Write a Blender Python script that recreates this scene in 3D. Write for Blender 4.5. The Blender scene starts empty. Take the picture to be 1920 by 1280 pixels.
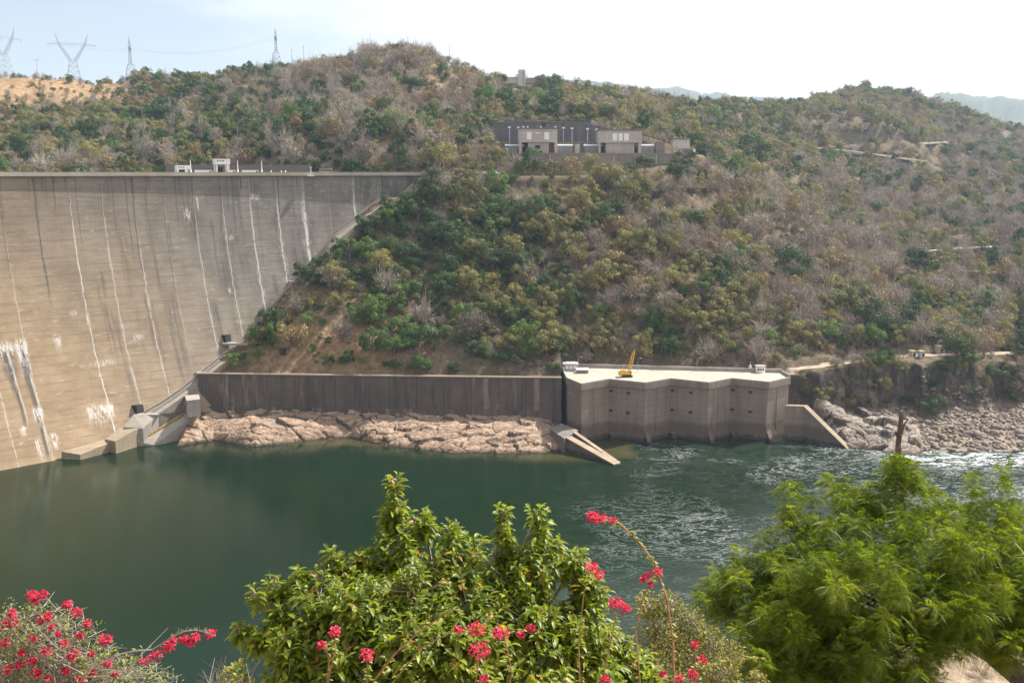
import bpy, math, random
import numpy as np
from mathutils import Vector, Matrix, noise as mnoise

# ------------------------------------------------------------------ camera, sky, sun, exposure
S = bpy.context.scene
COL = S.collection
FPX, PITCH, CAMZ = 1900.0, 0.165, 99.8          # focal length in photo pixels, downward tilt, eye height over the river
cam = bpy.data.objects.new('camera', bpy.data.cameras.new('camera'))
COL.objects.link(cam); S.camera = cam
cam.location = (0, 0, CAMZ); cam.rotation_euler = (math.pi/2-PITCH, 0, 0)
cam.data.sensor_width = 36.0; cam.data.lens = 36.0*FPX/1920.0
cam.data.clip_start = 0.2; cam.data.clip_end = 30000
SUN_AZ, SUN_EL = math.radians(57), math.radians(50)      # azimuth measured from +Y towards +X
sun = bpy.data.lights.new('sun', 'SUN'); sun.energy = 5.0; sun.angle = math.radians(0.53); sun.color = (1.0, 0.95, 0.87)
so = bpy.data.objects.new('sun', sun); COL.objects.link(so)
SD = Vector((math.sin(SUN_AZ)*math.cos(SUN_EL), math.cos(SUN_AZ)*math.cos(SUN_EL), math.sin(SUN_EL)))
so.rotation_euler = SD.to_track_quat('Z', 'Y').to_euler(); so.location = (200, 100, 600)
W = bpy.data.worlds.new('World'); S.world = W; W.use_nodes = True
wn, wl = W.node_tree.nodes, W.node_tree.links; wn.clear()
sky = wn.new('ShaderNodeTexSky'); sky.sky_type = 'NISHITA'; sky.sun_disc = False
sky.sun_elevation = SUN_EL; sky.sun_rotation = SUN_AZ; sky.altitude = 500; sky.dust_density = 1.6; sky.air_density = 1.0
bg = wn.new('ShaderNodeBackground'); bg.inputs[1].default_value = 0.07
# thin bright cirrus veil, laid out in the direction of view from the ground
tc = wn.new('ShaderNodeTexCoord'); mp = wn.new('ShaderNodeMapping'); mp.inputs['Scale'].default_value = (1.0, 1.0, 4.2)
mp.inputs['Location'].default_value = (0.35, 0.1, 0.0)
nz = wn.new('ShaderNodeTexNoise'); nz.inputs['Scale'].default_value = 2.3; nz.inputs['Detail'].default_value = 7; nz.inputs['Roughness'].default_value = 0.55
sx = wn.new('ShaderNodeSeparateXYZ')
wl.new(tc.outputs['Generated'], mp.inputs[0]); wl.new(mp.outputs[0], nz.inputs[0]); wl.new(tc.outputs['Generated'], sx.inputs[0])
ma = wn.new('ShaderNodeMath'); ma.operation = 'MULTIPLY_ADD'; ma.inputs[1].default_value = 1.1; wl.new(sx.outputs[0], ma.inputs[0]); wl.new(nz.outputs[0], ma.inputs[2])
mr = wn.new('ShaderNodeMapRange'); mr.inputs[1].default_value = 0.16; mr.inputs[2].default_value = 0.46; mr.inputs[3].default_value = 0.32; mr.interpolation_type = 'SMOOTHSTEP'
wl.new(ma.outputs[0], mr.inputs[0])
mx = wn.new('ShaderNodeMix'); mx.data_type = 'RGBA'; wl.new(mr.outputs[0], mx.inputs[0]); wl.new(sky.outputs[0], mx.inputs[6]); mx.inputs[7].default_value = (9.0, 9.1, 9.2, 1)
wl.new(mx.outputs[2], bg.inputs[0])
wo = wn.new('ShaderNodeOutputWorld'); wl.new(bg.outputs[0], wo.inputs[0])
S.view_settings.view_transform = 'Standard'; S.view_settings.look = 'None'; S.view_settings.gamma = 1; S.view_settings.exposure = 0.94
S.render.engine = 'CYCLES'; S.cycles.max_bounces = 6; S.cycles.transparent_max_bounces = 4; S.cycles.volume_bounces = 0
S.cycles.diffuse_bounces = 3; S.cycles.glossy_bounces = 2

# ------------------------------------------------------------------ measuring: sight lines to points of the place
CP, SP = math.cos(PITCH), math.sin(PITCH)
def ray(px, py):
    a, b = (px-960)/FPX, (640-py)/FPX           # right, up
    return Vector((a, CP+b*SP, -SP+b*CP))
def at(px, py, Y):
    d = ray(px, py); k = Y/d.y
    return Vector((d.x*k, Y, CAMZ+d.z*k))
def atz(px, py, z):
    d = ray(px, py); k = (z-CAMZ)/d.z
    return Vector((d.x*k, d.y*k, z))
def topx(X, Y, Z):
    z = Z-CAMZ; d = Y*CP-z*SP; u = Y*SP+z*CP
    return 960+FPX*X/d, 640-FPX*u/d

# ------------------------------------------------------------------ helpers
def tag(o, label=None, cat=None, group=None, kind=None):
    if label: o['label'] = label
    if cat: o['category'] = cat
    if group: o['group'] = group
    if kind: o['kind'] = kind
    return o
def thing(name, label, cat, loc=(0, 0, 0), group=None, rz=0):
    o = bpy.data.objects.new(name, None); COL.objects.link(o); o.empty_display_size = 0.3
    o.location = loc; o.rotation_euler = (0, 0, rz)
    return tag(o, label, cat, group)
class MB:
    def __init__(s): s.v = []; s.f = []
    def quad(s, *p):
        n = len(s.v); s.v += [tuple(q) for q in p]; s.f.append(tuple(range(n, n+len(p))))
    def box(s, c, d, rz=0, taper=1.0):
        n = len(s.v); ca, sa = math.cos(rz), math.sin(rz)
        for z in (-1, 1):
            t = taper if z > 0 else 1.0
            for x, y in ((-1, -1), (1, -1), (1, 1), (-1, 1)):
                X, Y = x*d[0]/2*t, y*d[1]/2*t
                s.v.append((c[0]+X*ca-Y*sa, c[1]+X*sa+Y*ca, c[2]+z*d[2]/2))
        for f in ((0, 3, 2, 1), (4, 5, 6, 7), (0, 1, 5, 4), (1, 2, 6, 5), (2, 3, 7, 6), (3, 0, 4, 7)): s.f.append(tuple(n+i for i in f))
        return s
    def prism(s, pts, z0, z1):
        """pts: plan points (x,y) or (x,y,ztop) counter-clockwise"""
        n = len(s.v); m = len(pts)
        for p in pts: s.v.append((p[0], p[1], z0))
        for p in pts: s.v.append((p[0], p[1], p[2] if (len(p) > 2 and z1 is None) else z1))
        s.f.append(tuple(n+i for i in reversed(range(m)))); s.f.append(tuple(n+m+i for i in range(m)))
        for i in range(m):
            j = (i+1) % m; s.f.append((n+i, n+j, n+m+j, n+m+i))
        return s
    def tube(s, pts, r0, r1=None, k=6, cap=True):
        r1 = r0 if r1 is None else r1; n = len(s.v); P = [Vector(p) for p in pts]; L = len(P)
        for i, p in enumerate(P):
            t = (P[min(i+1, L-1)]-P[max(i-1, 0)]).normalized()
            a = t.cross(Vector((0, 0, 1)) if abs(t.z) < .9 else Vector((1, 0, 0))).normalized(); b = t.cross(a)
            r = r0+(r1-r0)*i/max(L-1, 1)
            for j in range(k):
                w = 2*math.pi*j/k; s.v.append(tuple(p+a*(r*math.cos(w))+b*(r*math.sin(w))))
        for i in range(L-1):
            for j in range(k):
                s.f.append((n+i*k+j, n+i*k+(j+1) % k, n+(i+1)*k+(j+1) % k, n+(i+1)*k+j))
        if cap: s.f.append(tuple(n+j for j in reversed(range(k)))); s.f.append(tuple(n+(L-1)*k+j for j in range(k)))
        return s
    def build(s, name, mat, parent=None, smooth=False, recalc=True):
        me = bpy.data.meshes.new(name); me.from_pydata(s.v, [], s.f); me.update()
        if recalc:
            import bmesh
            bm = bmesh.new(); bm.from_mesh(me); bmesh.ops.recalc_face_normals(bm, faces=bm.faces); bm.to_mesh(me); bm.free()
        if smooth: me.polygons.foreach_set('use_smooth', [True]*len(me.polygons))
        if mat: me.materials.append(mat)
        o = bpy.data.objects.new(name, me); COL.objects.link(o)
        if parent:
            o.parent = parent
        return o
def np_mesh(name, V, F, mat, smooth=False, attrs=None, link=True):
    V = np.asarray(V, np.float32); F = np.asarray(F, np.int32); k = F.shape[1]
    me = bpy.data.meshes.new(name); me.vertices.add(len(V)); me.vertices.foreach_set('co', V.ravel())
    me.loops.add(F.size); me.loops.foreach_set('vertex_index', F.ravel())
    me.polygons.add(len(F)); me.polygons.foreach_set('loop_start', np.arange(0, F.size, k, dtype=np.int32))
    me.update(calc_edges=True); me.validate()
    if smooth: me.polygons.foreach_set('use_smooth', np.ones(len(me.polygons), bool))
    for a, arr in (attrs or {}).items():
        at_ = me.attributes.new(a, 'FLOAT', 'POINT'); at_.data.foreach_set('value', np.asarray(arr, np.float32).ravel())
    if mat: me.materials.append(mat)
    if not link: return me
    o = bpy.data.objects.new(name, me); COL.objects.link(o); return o
def grid_faces(nu, nv):
    i = np.arange(nu*nv).reshape(nv, nu); a = i[:-1, :-1].ravel(); b = i[:-1, 1:].ravel(); c = i[1:, 1:].ravel(); d = i[1:, :-1].ravel()
    return np.stack([a, b, c, d], 1)
_lat = np.random.default_rng(7).random((256, 256))
def vnoise(x, y):
    xi = np.floor(x).astype(int); yi = np.floor(y).astype(int); fx = x-xi; fy = y-yi
    fx = fx*fx*(3-2*fx); fy = fy*fy*(3-2*fy)
    g = lambda a, b: _lat[a & 255, b & 255]
    return (g(xi, yi)*(1-fx)+g(xi+1, yi)*fx)*(1-fy)+(g(xi, yi+1)*(1-fx)+g(xi+1, yi+1)*fx)*fy
def fbm(x, y, o=4, r=.5):
    t = 0; a = 1; n = 0
    for k in range(o): t = t+a*vnoise(x*2**k+17.3*k, y*2**k+9.1*k); n += a; a *= r
    return t/n
def sstep(a, b, x):
    t = np.clip((x-a)/(b-a), 0, 1); return t*t*(3-2*t)

# ------------------------------------------------------------------ materials
class NM:
    def __init__(s, name):
        s.m = bpy.data.materials.new(name); s.m.use_nodes = True; s.t = s.m.node_tree; s.n = s.t.nodes; s.l = s.t.links
        s.b = s.n['Principled BSDF']
    def node(s, t, **k):
        x = s.n.new(t)
        for a, v in k.items(): setattr(x, a, v)
        return x
    def tex(s, scale, detail=5, rough=.6, mapping=(1, 1, 1), src='Object', dist=0):
        tc = s.node('ShaderNodeTexCoord'); mp = s.node('ShaderNodeMapping'); mp.inputs['Scale'].default_value = mapping
        n = s.node('ShaderNodeTexNoise'); n.inputs['Scale'].default_value = scale; n.inputs['Detail'].default_value = detail; n.inputs['Roughness'].default_value = rough
        n.inputs['Distortion'].default_value = dist
        s.l.new(tc.outputs[src], mp.inputs[0]); s.l.new(mp.outputs[0], n.inputs[0]); return n.outputs[0]
    def vor(s, scale, feature='F1', mapping=(1, 1, 1), out=0, rand=1.0):
        tc = s.node('ShaderNodeTexCoord'); mp = s.node('ShaderNodeMapping'); mp.inputs['Scale'].default_value = mapping
        n = s.node('ShaderNodeTexVoronoi', feature=feature); n.inputs['Scale'].default_value = scale; n.inputs['Randomness'].default_value = rand
        s.l.new(tc.outputs['Object'], mp.inputs[0]); s.l.new(mp.outputs[0], n.inputs[0]); return n.outputs[out]
    def attr(s, name, kind='GEOMETRY'):
        n = s.node('ShaderNodeAttribute', attribute_type=kind, attribute_name=name); return n.outputs['Fac']
    def ramp(s, src, stops):
        r = s.node('ShaderNodeValToRGB'); e = r.color_ramp.elements
        while len(e) < len(stops): e.new(.5)
        for i, (p, c) in enumerate(stops): e[i].position = p; e[i].color = (*c, 1) if len(c) == 3 else c
        s.l.new(src, r.inputs[0]); return r.outputs[0]
    def rng(s, src, a, b, c=0, d=1):
        r = s.node('ShaderNodeMapRange'); s.l.new(src, r.inputs[0])
        for i, v in enumerate((a, b, c, d)): r.inputs[i+1].default_value = v
        return r.outputs[0]
    def math(s, op, a, b=None):
        n = s.node('ShaderNodeMath', operation=op)
        for i, v in enumerate((a, b)):
            if v is None: continue
            if isinstance(v, (int, float)): n.inputs[i].default_value = v
            else: s.l.new(v, n.inputs[i])
        return n.outputs[0]
    def mix(s, f, a, b, mode='MIX'):
        n = s.node('ShaderNodeMix', data_type='RGBA', blend_type=mode)
        for i, v in ((0, f), (6, a), (7, b)):
            if isinstance(v, (int, float)): n.inputs[i].default_value = v
            elif isinstance(v, tuple): n.inputs[i].default_value = (*v, 1)
            else: s.l.new(v, n.inputs[i])
        return n.outputs[2]
    def bump(s, h, dist, strength=1):
        n = s.node('ShaderNodeBump'); n.inputs['Strength'].default_value = strength; n.inputs['Distance'].default_value = dist
        s.l.new(h, n.inputs['Height']); s.l.new(n.outputs[0], s.b.inputs['Normal']); return n
    def out(s, col=None, rough=.85, spec=.3):
        if col is not None:
            if isinstance(col, tuple): s.b.inputs['Base Color'].default_value = (*col, 1)
            else: s.l.new(col, s.b.inputs['Base Color'])
        if isinstance(rough, (int, float)): s.b.inputs['Roughness'].default_value = rough
        else: s.l.new(rough, s.b.inputs['Roughness'])
        s.b.inputs['Specular IOR Level'].default_value = spec
        return s.m
def concrete(name, base, dark=.55, streak=.5, lift=1.5, tide=None):
    """board-marked concrete: blotches, vertical run-off streaks, horizontal pour lines"""
    m = NM(name)
    c = m.ramp(m.tex(.09, 6, .62), [(.3, tuple(x*.78 for x in base)), (.72, tuple(x*1.15 for x in base))])
    st = m.rng(m.tex(1.0, 4, .65, (.55, .55, .035)), .48, .72)
    c = m.mix(m.math('MULTIPLY', st, streak), c, tuple(x*dark*.75 for x in base))
    st2 = m.rng(m.tex(1.3, 3, .6, (.7, .7, .05)), .63, .72, 0, .35)
    c = m.mix(st2, c, tuple(min(1, x*1.6) for x in base))
    w = m.node('ShaderNodeTexWave', wave_type='BANDS', bands_direction='Z'); w.inputs['Scale'].default_value = .314/lift; w.inputs['Distortion'].default_value = .6; w.inputs['Detail'].default_value = 2
    tc = m.node('ShaderNodeTexCoord'); m.l.new(tc.outputs['Object'], w.inputs[0])
    ln = m.rng(w.outputs[1], .93, 1.0, 0, .35)
    c = m.mix(ln, c, tuple(x*.45 for x in base))
    c = m.mix(m.rng(m.tex(2.2, 6, .7), .3, .75, 0, .35), c, tuple(x*.6 for x in base))
    if tide is not None:                   # wet, weedy band above the water
        s_ = m.node('ShaderNodeSeparateXYZ'); m.l.new(m.node('ShaderNodeTexCoord').outputs['Object'], s_.inputs[0])
        zz_ = m.math('ADD', s_.outputs[2], m.math('MULTIPLY', m.tex(.5, 4, .6, (1, 1, .3)), 3.5)); c = m.mix(m.rng(zz_, tide+2.0, tide, 0, .62), c, (.075, .055, .042)); c = m.mix(m.rng(zz_, 3.4, 2.6, 0, .7), c, (.03, .028, .02))
    m.bump(m.tex(1.5, 6, .65), .12, .6)
    return m.out(c, .9, .2)
def plain(name, col, rough=.7, var=.25, scale=2.0, metal=0, bump=0, spec=.35):
    m = NM(name); c = m.ramp(m.tex(scale, 5, .6), [(.3, tuple(x*(1-var) for x in col)), (.7, tuple(min(1, x*(1+var)) for x in col))])
    m.b.inputs['Metallic'].default_value = metal
    if bump: m.bump(m.tex(scale*3, 4, .6), bump, .7)
    return m.out(c, rough, spec)
def leafmat(name, cols, scale=.5, rough=.6, trans=0.0, spec=.3, seed_obj=True, hue_noise=3.0):
    """foliage: per-plant tone, per-clump tone, and per-leaf tone from attribute 'leaf'"""
    m = NM(name); oi = m.node('ShaderNodeObjectInfo')
    f = m.math('ADD', m.math('MULTIPLY', oi.outputs['Random'], .5 if seed_obj else 0), m.math('MULTIPLY', m.attr('leaf'), .5 if seed_obj else 1.0))
    c = m.ramp(f, [(i/(len(cols)-1)*.9+.05, x) for i, x in enumerate(cols)])
    m.out(c, rough, spec)
    if trans:
        tr = m.node('ShaderNodeBsdfTranslucent'); ms = m.node('ShaderNodeMixShader'); ms.inputs[0].default_value = trans
        c2 = m.mix(1.0, c, (1.35, 1.35, .35), 'MULTIPLY'); m.l.new(c2, tr.inputs[0])
        m.l.new(m.b.outputs[0], ms.inputs[1]); m.l.new(tr.outputs[0], ms.inputs[2]); m.l.new(ms.outputs[0], m.n['Material Output'].inputs[0])
    return m.m
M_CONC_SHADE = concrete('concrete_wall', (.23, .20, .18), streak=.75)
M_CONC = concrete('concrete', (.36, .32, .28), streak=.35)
M_CONC_LIGHT = concrete('deck_concrete', (.42, .375, .31), streak=.12)
M_CONC_TAN = concrete('concrete_tan', (.40, .32, .23), streak=.3)
M_APRON = concrete('apron_concrete', (.33, .265, .19), streak=.35, tide=.4)
M_CONC_OUT = concrete('outlet_concrete', (.285, .232, .188), streak=.55, lift=2.4, tide=7.0)
M_WHITE = plain('white_paint', (.78, .77, .75), .6, .08)
M_DARK = plain('dark_opening', (.03, .03, .03), .8, .3)
M_STEEL = plain('galvanised_steel', (.32, .34, .36), .5, .15, metal=.3)
M_YEL = plain('yellow_paint', (.62, .34, .03), .45, .2)
M_RUB = plain('black_track', (.03, .03, .03), .8, .2)
M_BARK = plain('bark', (.16, .13, .11), .9, .4, 6, bump=.02)
M_GBARK = plain('pale_bark', (.30, .27, .24), .9, .4, 6, bump=.02)
# ------------------------------------------------------------------ the arch dam: geometry
DCX, DCY, DR, DT0, DDT, DA, DQ = 405.71, -254.33, 859.75, .7577, .0141, 35.06, 1.8514
def dprof(z): return DA*np.power(np.clip((100-z)/100, 0, 2), DQ)
def dam_xyz(t, z, off=0.0):
    r = DR-dprof(z)-off
    return DCX-r*np.sin(t), DCY+r*np.cos(t), z
def dam_hit(px, py, off=0.0):
    d = ray(px, py); lo, hi = 200.0, 700.0
    def g(Y):
        k = Y/d.y; z = CAMZ+d.z*k
        return math.hypot(d.x*k-DCX, Y-DCY)-(DR-float(dprof(z))-off)
    for _ in range(50):
        mid = (lo+hi)/2
        if g(mid) < 0: lo = mid
        else: hi = mid
    k = lo/d.y; return Vector((d.x*k, lo, CAMZ+d.z*k))
def dam_k(p): return (DT0-math.atan2(DCX-p.x, p.y-DCY))/DDT
GROIN = [(268, 775), (300, 757), (340, 730), (375, 700), (410, 672), (460, 640), (500, 590), (545, 530), (600, 472), (625, 440), (680, 398), (705, 379), (745, 377), (775, 345), (800, 332)]
GP = [dam_hit(*g) for g in GROIN]

# ------------------------------------------------------------------ the far bank: control heights along sight lines
CT = [(-250,310,600),(-250,165,850),(-100,315,590),(-100,158,850),(0,312,590),(0,240,700),(0,190,790),(0,147,850),(60,235,700),(120,153,850),(120,222,740),(120,312,590),
(240,160,830),(240,222,720),(240,312,570),(340,158,830),(340,225,700),(340,312,560),(450,146,820),(430,225,690),(430,314,545),(520,140,800),(520,205,660),(520,270,530),(600,133,760),(600,205,640),
(590,265,520),(680,112,740),(680,205,630),(680,262,518),(750,96,740),(750,150,690),(750,222,610),(750,268,515),(810,106,740),(820,165,680),(820,240,590),(820,285,512),(870,140,730),(880,205,640),(880,285,530),(915,158,750),
(600,318,505),(680,318,503),(750,318,502),(820,318,502),(500,318,515),
(950,168,780),(980,168,790),(1050,170,820),(1050,205,700),(950,222,605),(1100,226,610),(1180,244,615),(1150,182,860),(1150,205,720),(1250,199,900),(1250,225,740),(1250,262,650),(1300,300,560),(1350,209,950),(1350,240,760),(1350,290,620),(1350,345,530),
(1420,208,1000),(1420,260,760),(1420,305,650),(1420,355,560),
(940,294,533),(1050,294,533),(1200,294,533),(1280,294,540),(1000,294,575),(1200,294,576),(1330,300,560),(940,294,560),
(820,328,485),(900,329,490),(1000,333,492),(1100,338,492),(1200,340,492),(1300,335,508),(1000,326,522),(1200,328,522),
(700,420,458),(800,400,466),(900,400,470),(1000,400,466),(1100,400,472),(1200,400,474),(1300,400,484),
(620,500,434),(700,505,436),(800,500,440),(900,500,436),(1000,500,441),(1100,500,446),(1200,500,438),(1300,500,446),
(560,600,410),(620,600,410),(700,600,412),(800,600,414),(900,600,412),(1000,600,417),(1100,600,416),(1200,600,412),(1300,600,415),
(480,672,398),(600,665,398),(800,665,399),(1000,665,400),(1200,665,401),(1350,668,401),(420,690,396),
(1400,400,520),(1400,500,465),(1400,600,422),(1400,680,397),(1500,400,620),(1500,500,480),(1500,600,428),(1500,680,398),
(1600,300,860),(1600,350,740),(1600,400,640),(1600,450,560),(1600,500,500),(1600,600,434),(1600,662,409),
(1750,300,880),(1750,350,780),(1750,400,680),(1750,500,525),(1750,600,448),(1750,655,418),
(2000,290,1300),(1900,300,1000),(1900,400,720),(1900,500,560),(1900,600,478),(1900,650,434),(2100,400,720),(2100,500,560),(2100,640,445),
(1500,200,1100),(1500,240,900),(1600,168,1200),(1600,212,1000),(1560,228,893),(1560,264,880),(1660,228,893),(1660,262,880),(1480,232,893),(1480,268,872),(1700,180,1200),(1700,232,1000),
(1780,230,1240),(1800,262,1050),(1900,288,1350),(2050,300,1400)]
ctrl = [tuple(at(*c)) for c in CT]
ctrl += [tuple(p) for p in GP]
for t in np.linspace(.86, .60, 9):                          # under the dam and the lake bed behind it
    x, y, _ = dam_xyz(t, 100, -12); ctrl.append((x, y, 60)); x, y, _ = dam_xyz(t, 20, 0); ctrl.append((x, y, -14 if t > .69 else 70)) if t > .69 else None
    x, y, _ = dam_xyz(t, 100, -70); ctrl.append((x, y, 70 if t > .62 else 96))
for x in (-900, -300, 100, 500, 1000): ctrl += [(x, 1750, 90), (x, 2600, 60)]
ctrl += [(-500, 1150, 130), (0, 1050, 120), (300, 1300, 130), (150, 375, 22), (260, 385, 22), (60, 375, 22), (-60, 380, 22), (-110, 380, 20)]
ctrl = np.array(ctrl)
def _kern(d): return d
_n = len(ctrl); _sc = 100.0
_A = np.zeros((_n+3, _n+3)); _d = np.hypot(ctrl[:, None, 0]-ctrl[None, :, 0], ctrl[:, None, 1]-ctrl[None, :, 1])/_sc
_A[:_n, :_n] = _d+np.eye(_n)*-.02; _A[:_n, _n] = 1; _A[:_n, _n+1:] = ctrl[:, :2]/_sc; _A[_n:, :_n] = _A[:_n, _n:].T
_w = np.linalg.solve(_A, np.r_[ctrl[:, 2], 0, 0, 0])
def rbf(X, Y):
    sh = np.shape(X); X = np.ravel(X); Y = np.ravel(Y); out = np.empty(len(X))
    for i in range(0, len(X), 20000):
        x, y = X[i:i+20000], Y[i:i+20000]
        D = np.sqrt((x[:, None]-ctrl[None, :, 0])**2+(y[:, None]-ctrl[None, :, 1])**2)/_sc
        out[i:i+20000] = D@_w[:_n]+_w[_n]+_w[_n+1]*x/_sc+_w[_n+2]*y/_sc
    return out.reshape(sh)
# the line in plan where the shore shelf meets the wall / cliff, given by X/Y
_uf = np.array([(p-960)/FPX*1.0 for p in (200, 375, 700, 1050, 1056, 1200, 1400, 1470, 1500, 1600, 1700, 1800, 1950, 2200)])/.97
_yf = np.array([400, 396.5, 388.0, 387.2, 402.5, 398.5, 394.5, 391.5, 387, 392, 397, 400, 405, 415.])
_ww = np.array([1, 1, 1, 1, 1, 1, 1, 1, 3, 6, 8, 9, 11, 12.])
_ys = np.array([372, 372, 365, 362, 350, 350, 350, 350, 374, 361, 358, 356, 357, 360.])       # waterline
TERR_Z = 109.0
def road_line(pts, hw): P = [at(*p) for p in pts]; return (np.array([p.x for p in P]), np.array([p.y for p in P]), np.array([p.z for p in P]), hw)
RD = {'shore_road': ([(1478, 694, 394), (1540, 688, 398), (1600, 679, 404), (1640, 674, 408), (1700, 668, 411), (1800, 663, 414), (1900, 660, 420), (2050, 660, 428)], 2.6),
      'upper_road': ([(1450, 279, 860), (1540, 277, 862), (1600, 283, 850), (1680, 294, 840), (1740, 302, 835)], 2.4),
      'hill_road': ([(1560, 272, 880), (1650, 270, 882), (1720, 268, 886), (1780, 265, 895)], 2.2)}
ROADS = [road_line(*v) for v in RD.values()]
def ground(X, Y, fine=True):
    X = np.asarray(X, float); Y = np.asarray(Y, float); u = X/Y
    h = rbf(X, Y)
    far = np.clip((Y-380)/120, 0, 1)
    if fine:
        h = h+(fbm(X/34, Y/34, 5)-.5)*(2+7*far)+(fbm(X/7, Y/7, 3)-.5)*1.6
    # flattened benches: crest road, switchyard terrace
    m = sstep(528, 531, Y)*(1-sstep(0, 4, Y-np.interp(X, [60, 100], [576, 547])))*sstep(-8, -2, X)*(1-sstep(97, 108, X)); h = h*(1-m)+TERR_Z*m
    m = sstep(-8, -2, X)*(1-sstep(97, 112, X)); m2 = sstep(-8, -2, X)*(1-sstep(25, 80, X)); k = m*sstep(578.5, 580, Y)*(1-sstep(590, 620, Y)); h = np.where(k > 0, h*(1-k)+np.maximum(h, 129-np.maximum(X-45, 0)*.3)*k, h)
    k = m2*sstep(489, 500, Y)*(1-sstep(524, 528.3, Y)); h = h*(1-k)+98.3*k
    m = np.exp(-((Y-(486+sstep(-45, 40, X)*5+sstep(40, 110, X)*3))/5.0)**4)*sstep(-60, -50, X)*(1-sstep(50, 95, X)); h = h*(1-m)+98.2*m
    for RX, RY, RZ, hw in ROADS:
        ry = np.interp(X, RX, RY); rz = np.interp(X, RX, RZ); m = np.exp(-((Y-ry)/(hw*1.25))**4)*sstep(RX[0]-8, RX[0], X)*(1-sstep(RX[-1], RX[-1]+8, X)); h = h*(1-m)+rz*m
    yf = np.interp(u, _uf, _yf); w = np.interp(u, _uf, _ww); ys = np.interp(u, _uf, _ys)
    if fine: yf = yf+(fbm(X/11, X/11+3, 4)-.6)*w*2.0
    lowz = np.interp((Y-ys)/np.maximum(yf-ys, 1), [-1, 0, .25, 1, 2], [-9, -.2, 1.6, 6, 7])+((fbm(X/5, Y/5, 4)-.5)*1.0 if fine else 0)
    # under the outlet works and in front of them the bed is deep
    k = sstep(-.33, -.31, u)*(1-sstep(.05, .06, u)); lowz = lowz-k*(4.0+(Y > yf-3)*-1.5)
    k = sstep(.048, .058, u)*(1-sstep(.288, .296, u)); lowz = lowz*(1-k)-9*k
    t = sstep(0, 1, (Y-yf)/w)
    h = np.maximum(h, 20.8-(Y < yf)*0) if False else h
    h = np.where((u > -.31) & (u < .3), np.minimum(h, 21.3+np.maximum(Y-yf-3.5, 0)*1.15+(fbm(X/6, Y/6, 3)-.3)*1.6*np.clip((Y-yf-3)/4, 0, 1)), h)
    bench = np.where((u > -.31) & (u < .29), np.clip(h, 21.3, None), h)
    h = bench*t+lowz*(1-t)
    return h
NU, NV = 720, 620
uu = np.linspace(-.66, .66, NU); s_ = np.linspace(0, 1, NV)
yy = np.where(s_ < .55, 335+(s_/.55)*175, 0); q = (s_-.55)/.45
yy = np.where(s_ >= .55, 510*np.power(2700/510, np.clip(q, 0, 1)**1.15), yy)
U, Yg = np.meshgrid(uu, yy); Xg = U*Yg
Zg = ground(Xg, Yg)
print('ground z', Zg.min(), Zg.max())
# rock share: steep faces; earth share: bare ridge, lower left of the slope, road edges
gy, gx = np.gradient(Zg); dx = np.gradient(Xg, axis=1); dy = np.gradient(Yg, axis=0)
slope = np.hypot(gx/dx, gy/dy)
PXg, PYg = topx(Xg, Yg, Zg)
def blob(x, y, cx, cy, rx, ry): return np.exp(-((x-cx)/rx)**2-((y-cy)/ry)**2)
earth = blob(PXg, PYg, 80, 170, 170, 40)+.8*blob(PXg, PYg, 600, 650, 170, 70)+.7*blob(PXg, PYg, 840, 130, 40, 60)+.5*blob(PXg, PYg, 1770, 190, 60, 30)+.7*blob(PXg, PYg, 1310, 305, 40, 18)+.6*blob(PXg, PYg, 800, 250, 60, 30)+.35*blob(PXg, PYg, 1150, 215, 120, 25)
m = NM('hillside_ground')
n1 = m.tex(.045, 6, .65); n2 = m.tex(.35, 6, .7); n3 = m.tex(2.2, 5, .7)
c = m.ramp(n2, [(.28, (.07, .055, .04)), (.5, (.165, .125, .09)), (.72, (.31, .23, .155))])
c = m.mix(m.rng(n1, .42, .62, 0, .6), c, m.ramp(n3, [(.3, (.09, .085, .04)), (.7, (.20, .17, .09))]))
ce = m.ramp(n2, [(.3, (.23, .12, .06)), (.5, (.42, .27, .15)), (.72, (.60, .44, .27))])
e_ = m.math('MULTIPLY', m.attr('earth'), m.rng(n3, .2, .6, .5, 1.2))
c = m.mix(e_, c, ce)
cr = m.ramp(m.tex(.6, 7, .7, (1, 1, .4)), [(.3, (.035, .032, .03)), (.55, (.12, .10, .085)), (.75, (.27, .22, .18))])
c = m.mix(m.rng(m.attr('rock'), .25, .75), c, cr)
c = m.mix(m.attr('shore'), c, m.ramp(n3, [(.3, (.16, .12, .09)), (.6, (.42, .33, .26)), (.75, (.6, .5, .42))]))
m.bump(m.math('ADD', m.math('MULTIPLY', n2, 2.0), n3), .8, .9)
M_GROUND = m.out(c, .95, .1)
shore = (1-sstep(5.5, 8.5, Zg+(fbm(Xg/4, Yg/4, 3)-.5)*3))*(U > .26)
o = np_mesh('hillside', np.stack([Xg, Yg, Zg], 2).reshape(-1, 3), grid_faces(NU, NV), M_GROUND, True,
            {'earth': np.clip(earth, 0, 1), 'rock': sstep(1.3, 2.4, slope)*(1-shore), 'shore': shore})
tag(o, kind='structure')

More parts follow.
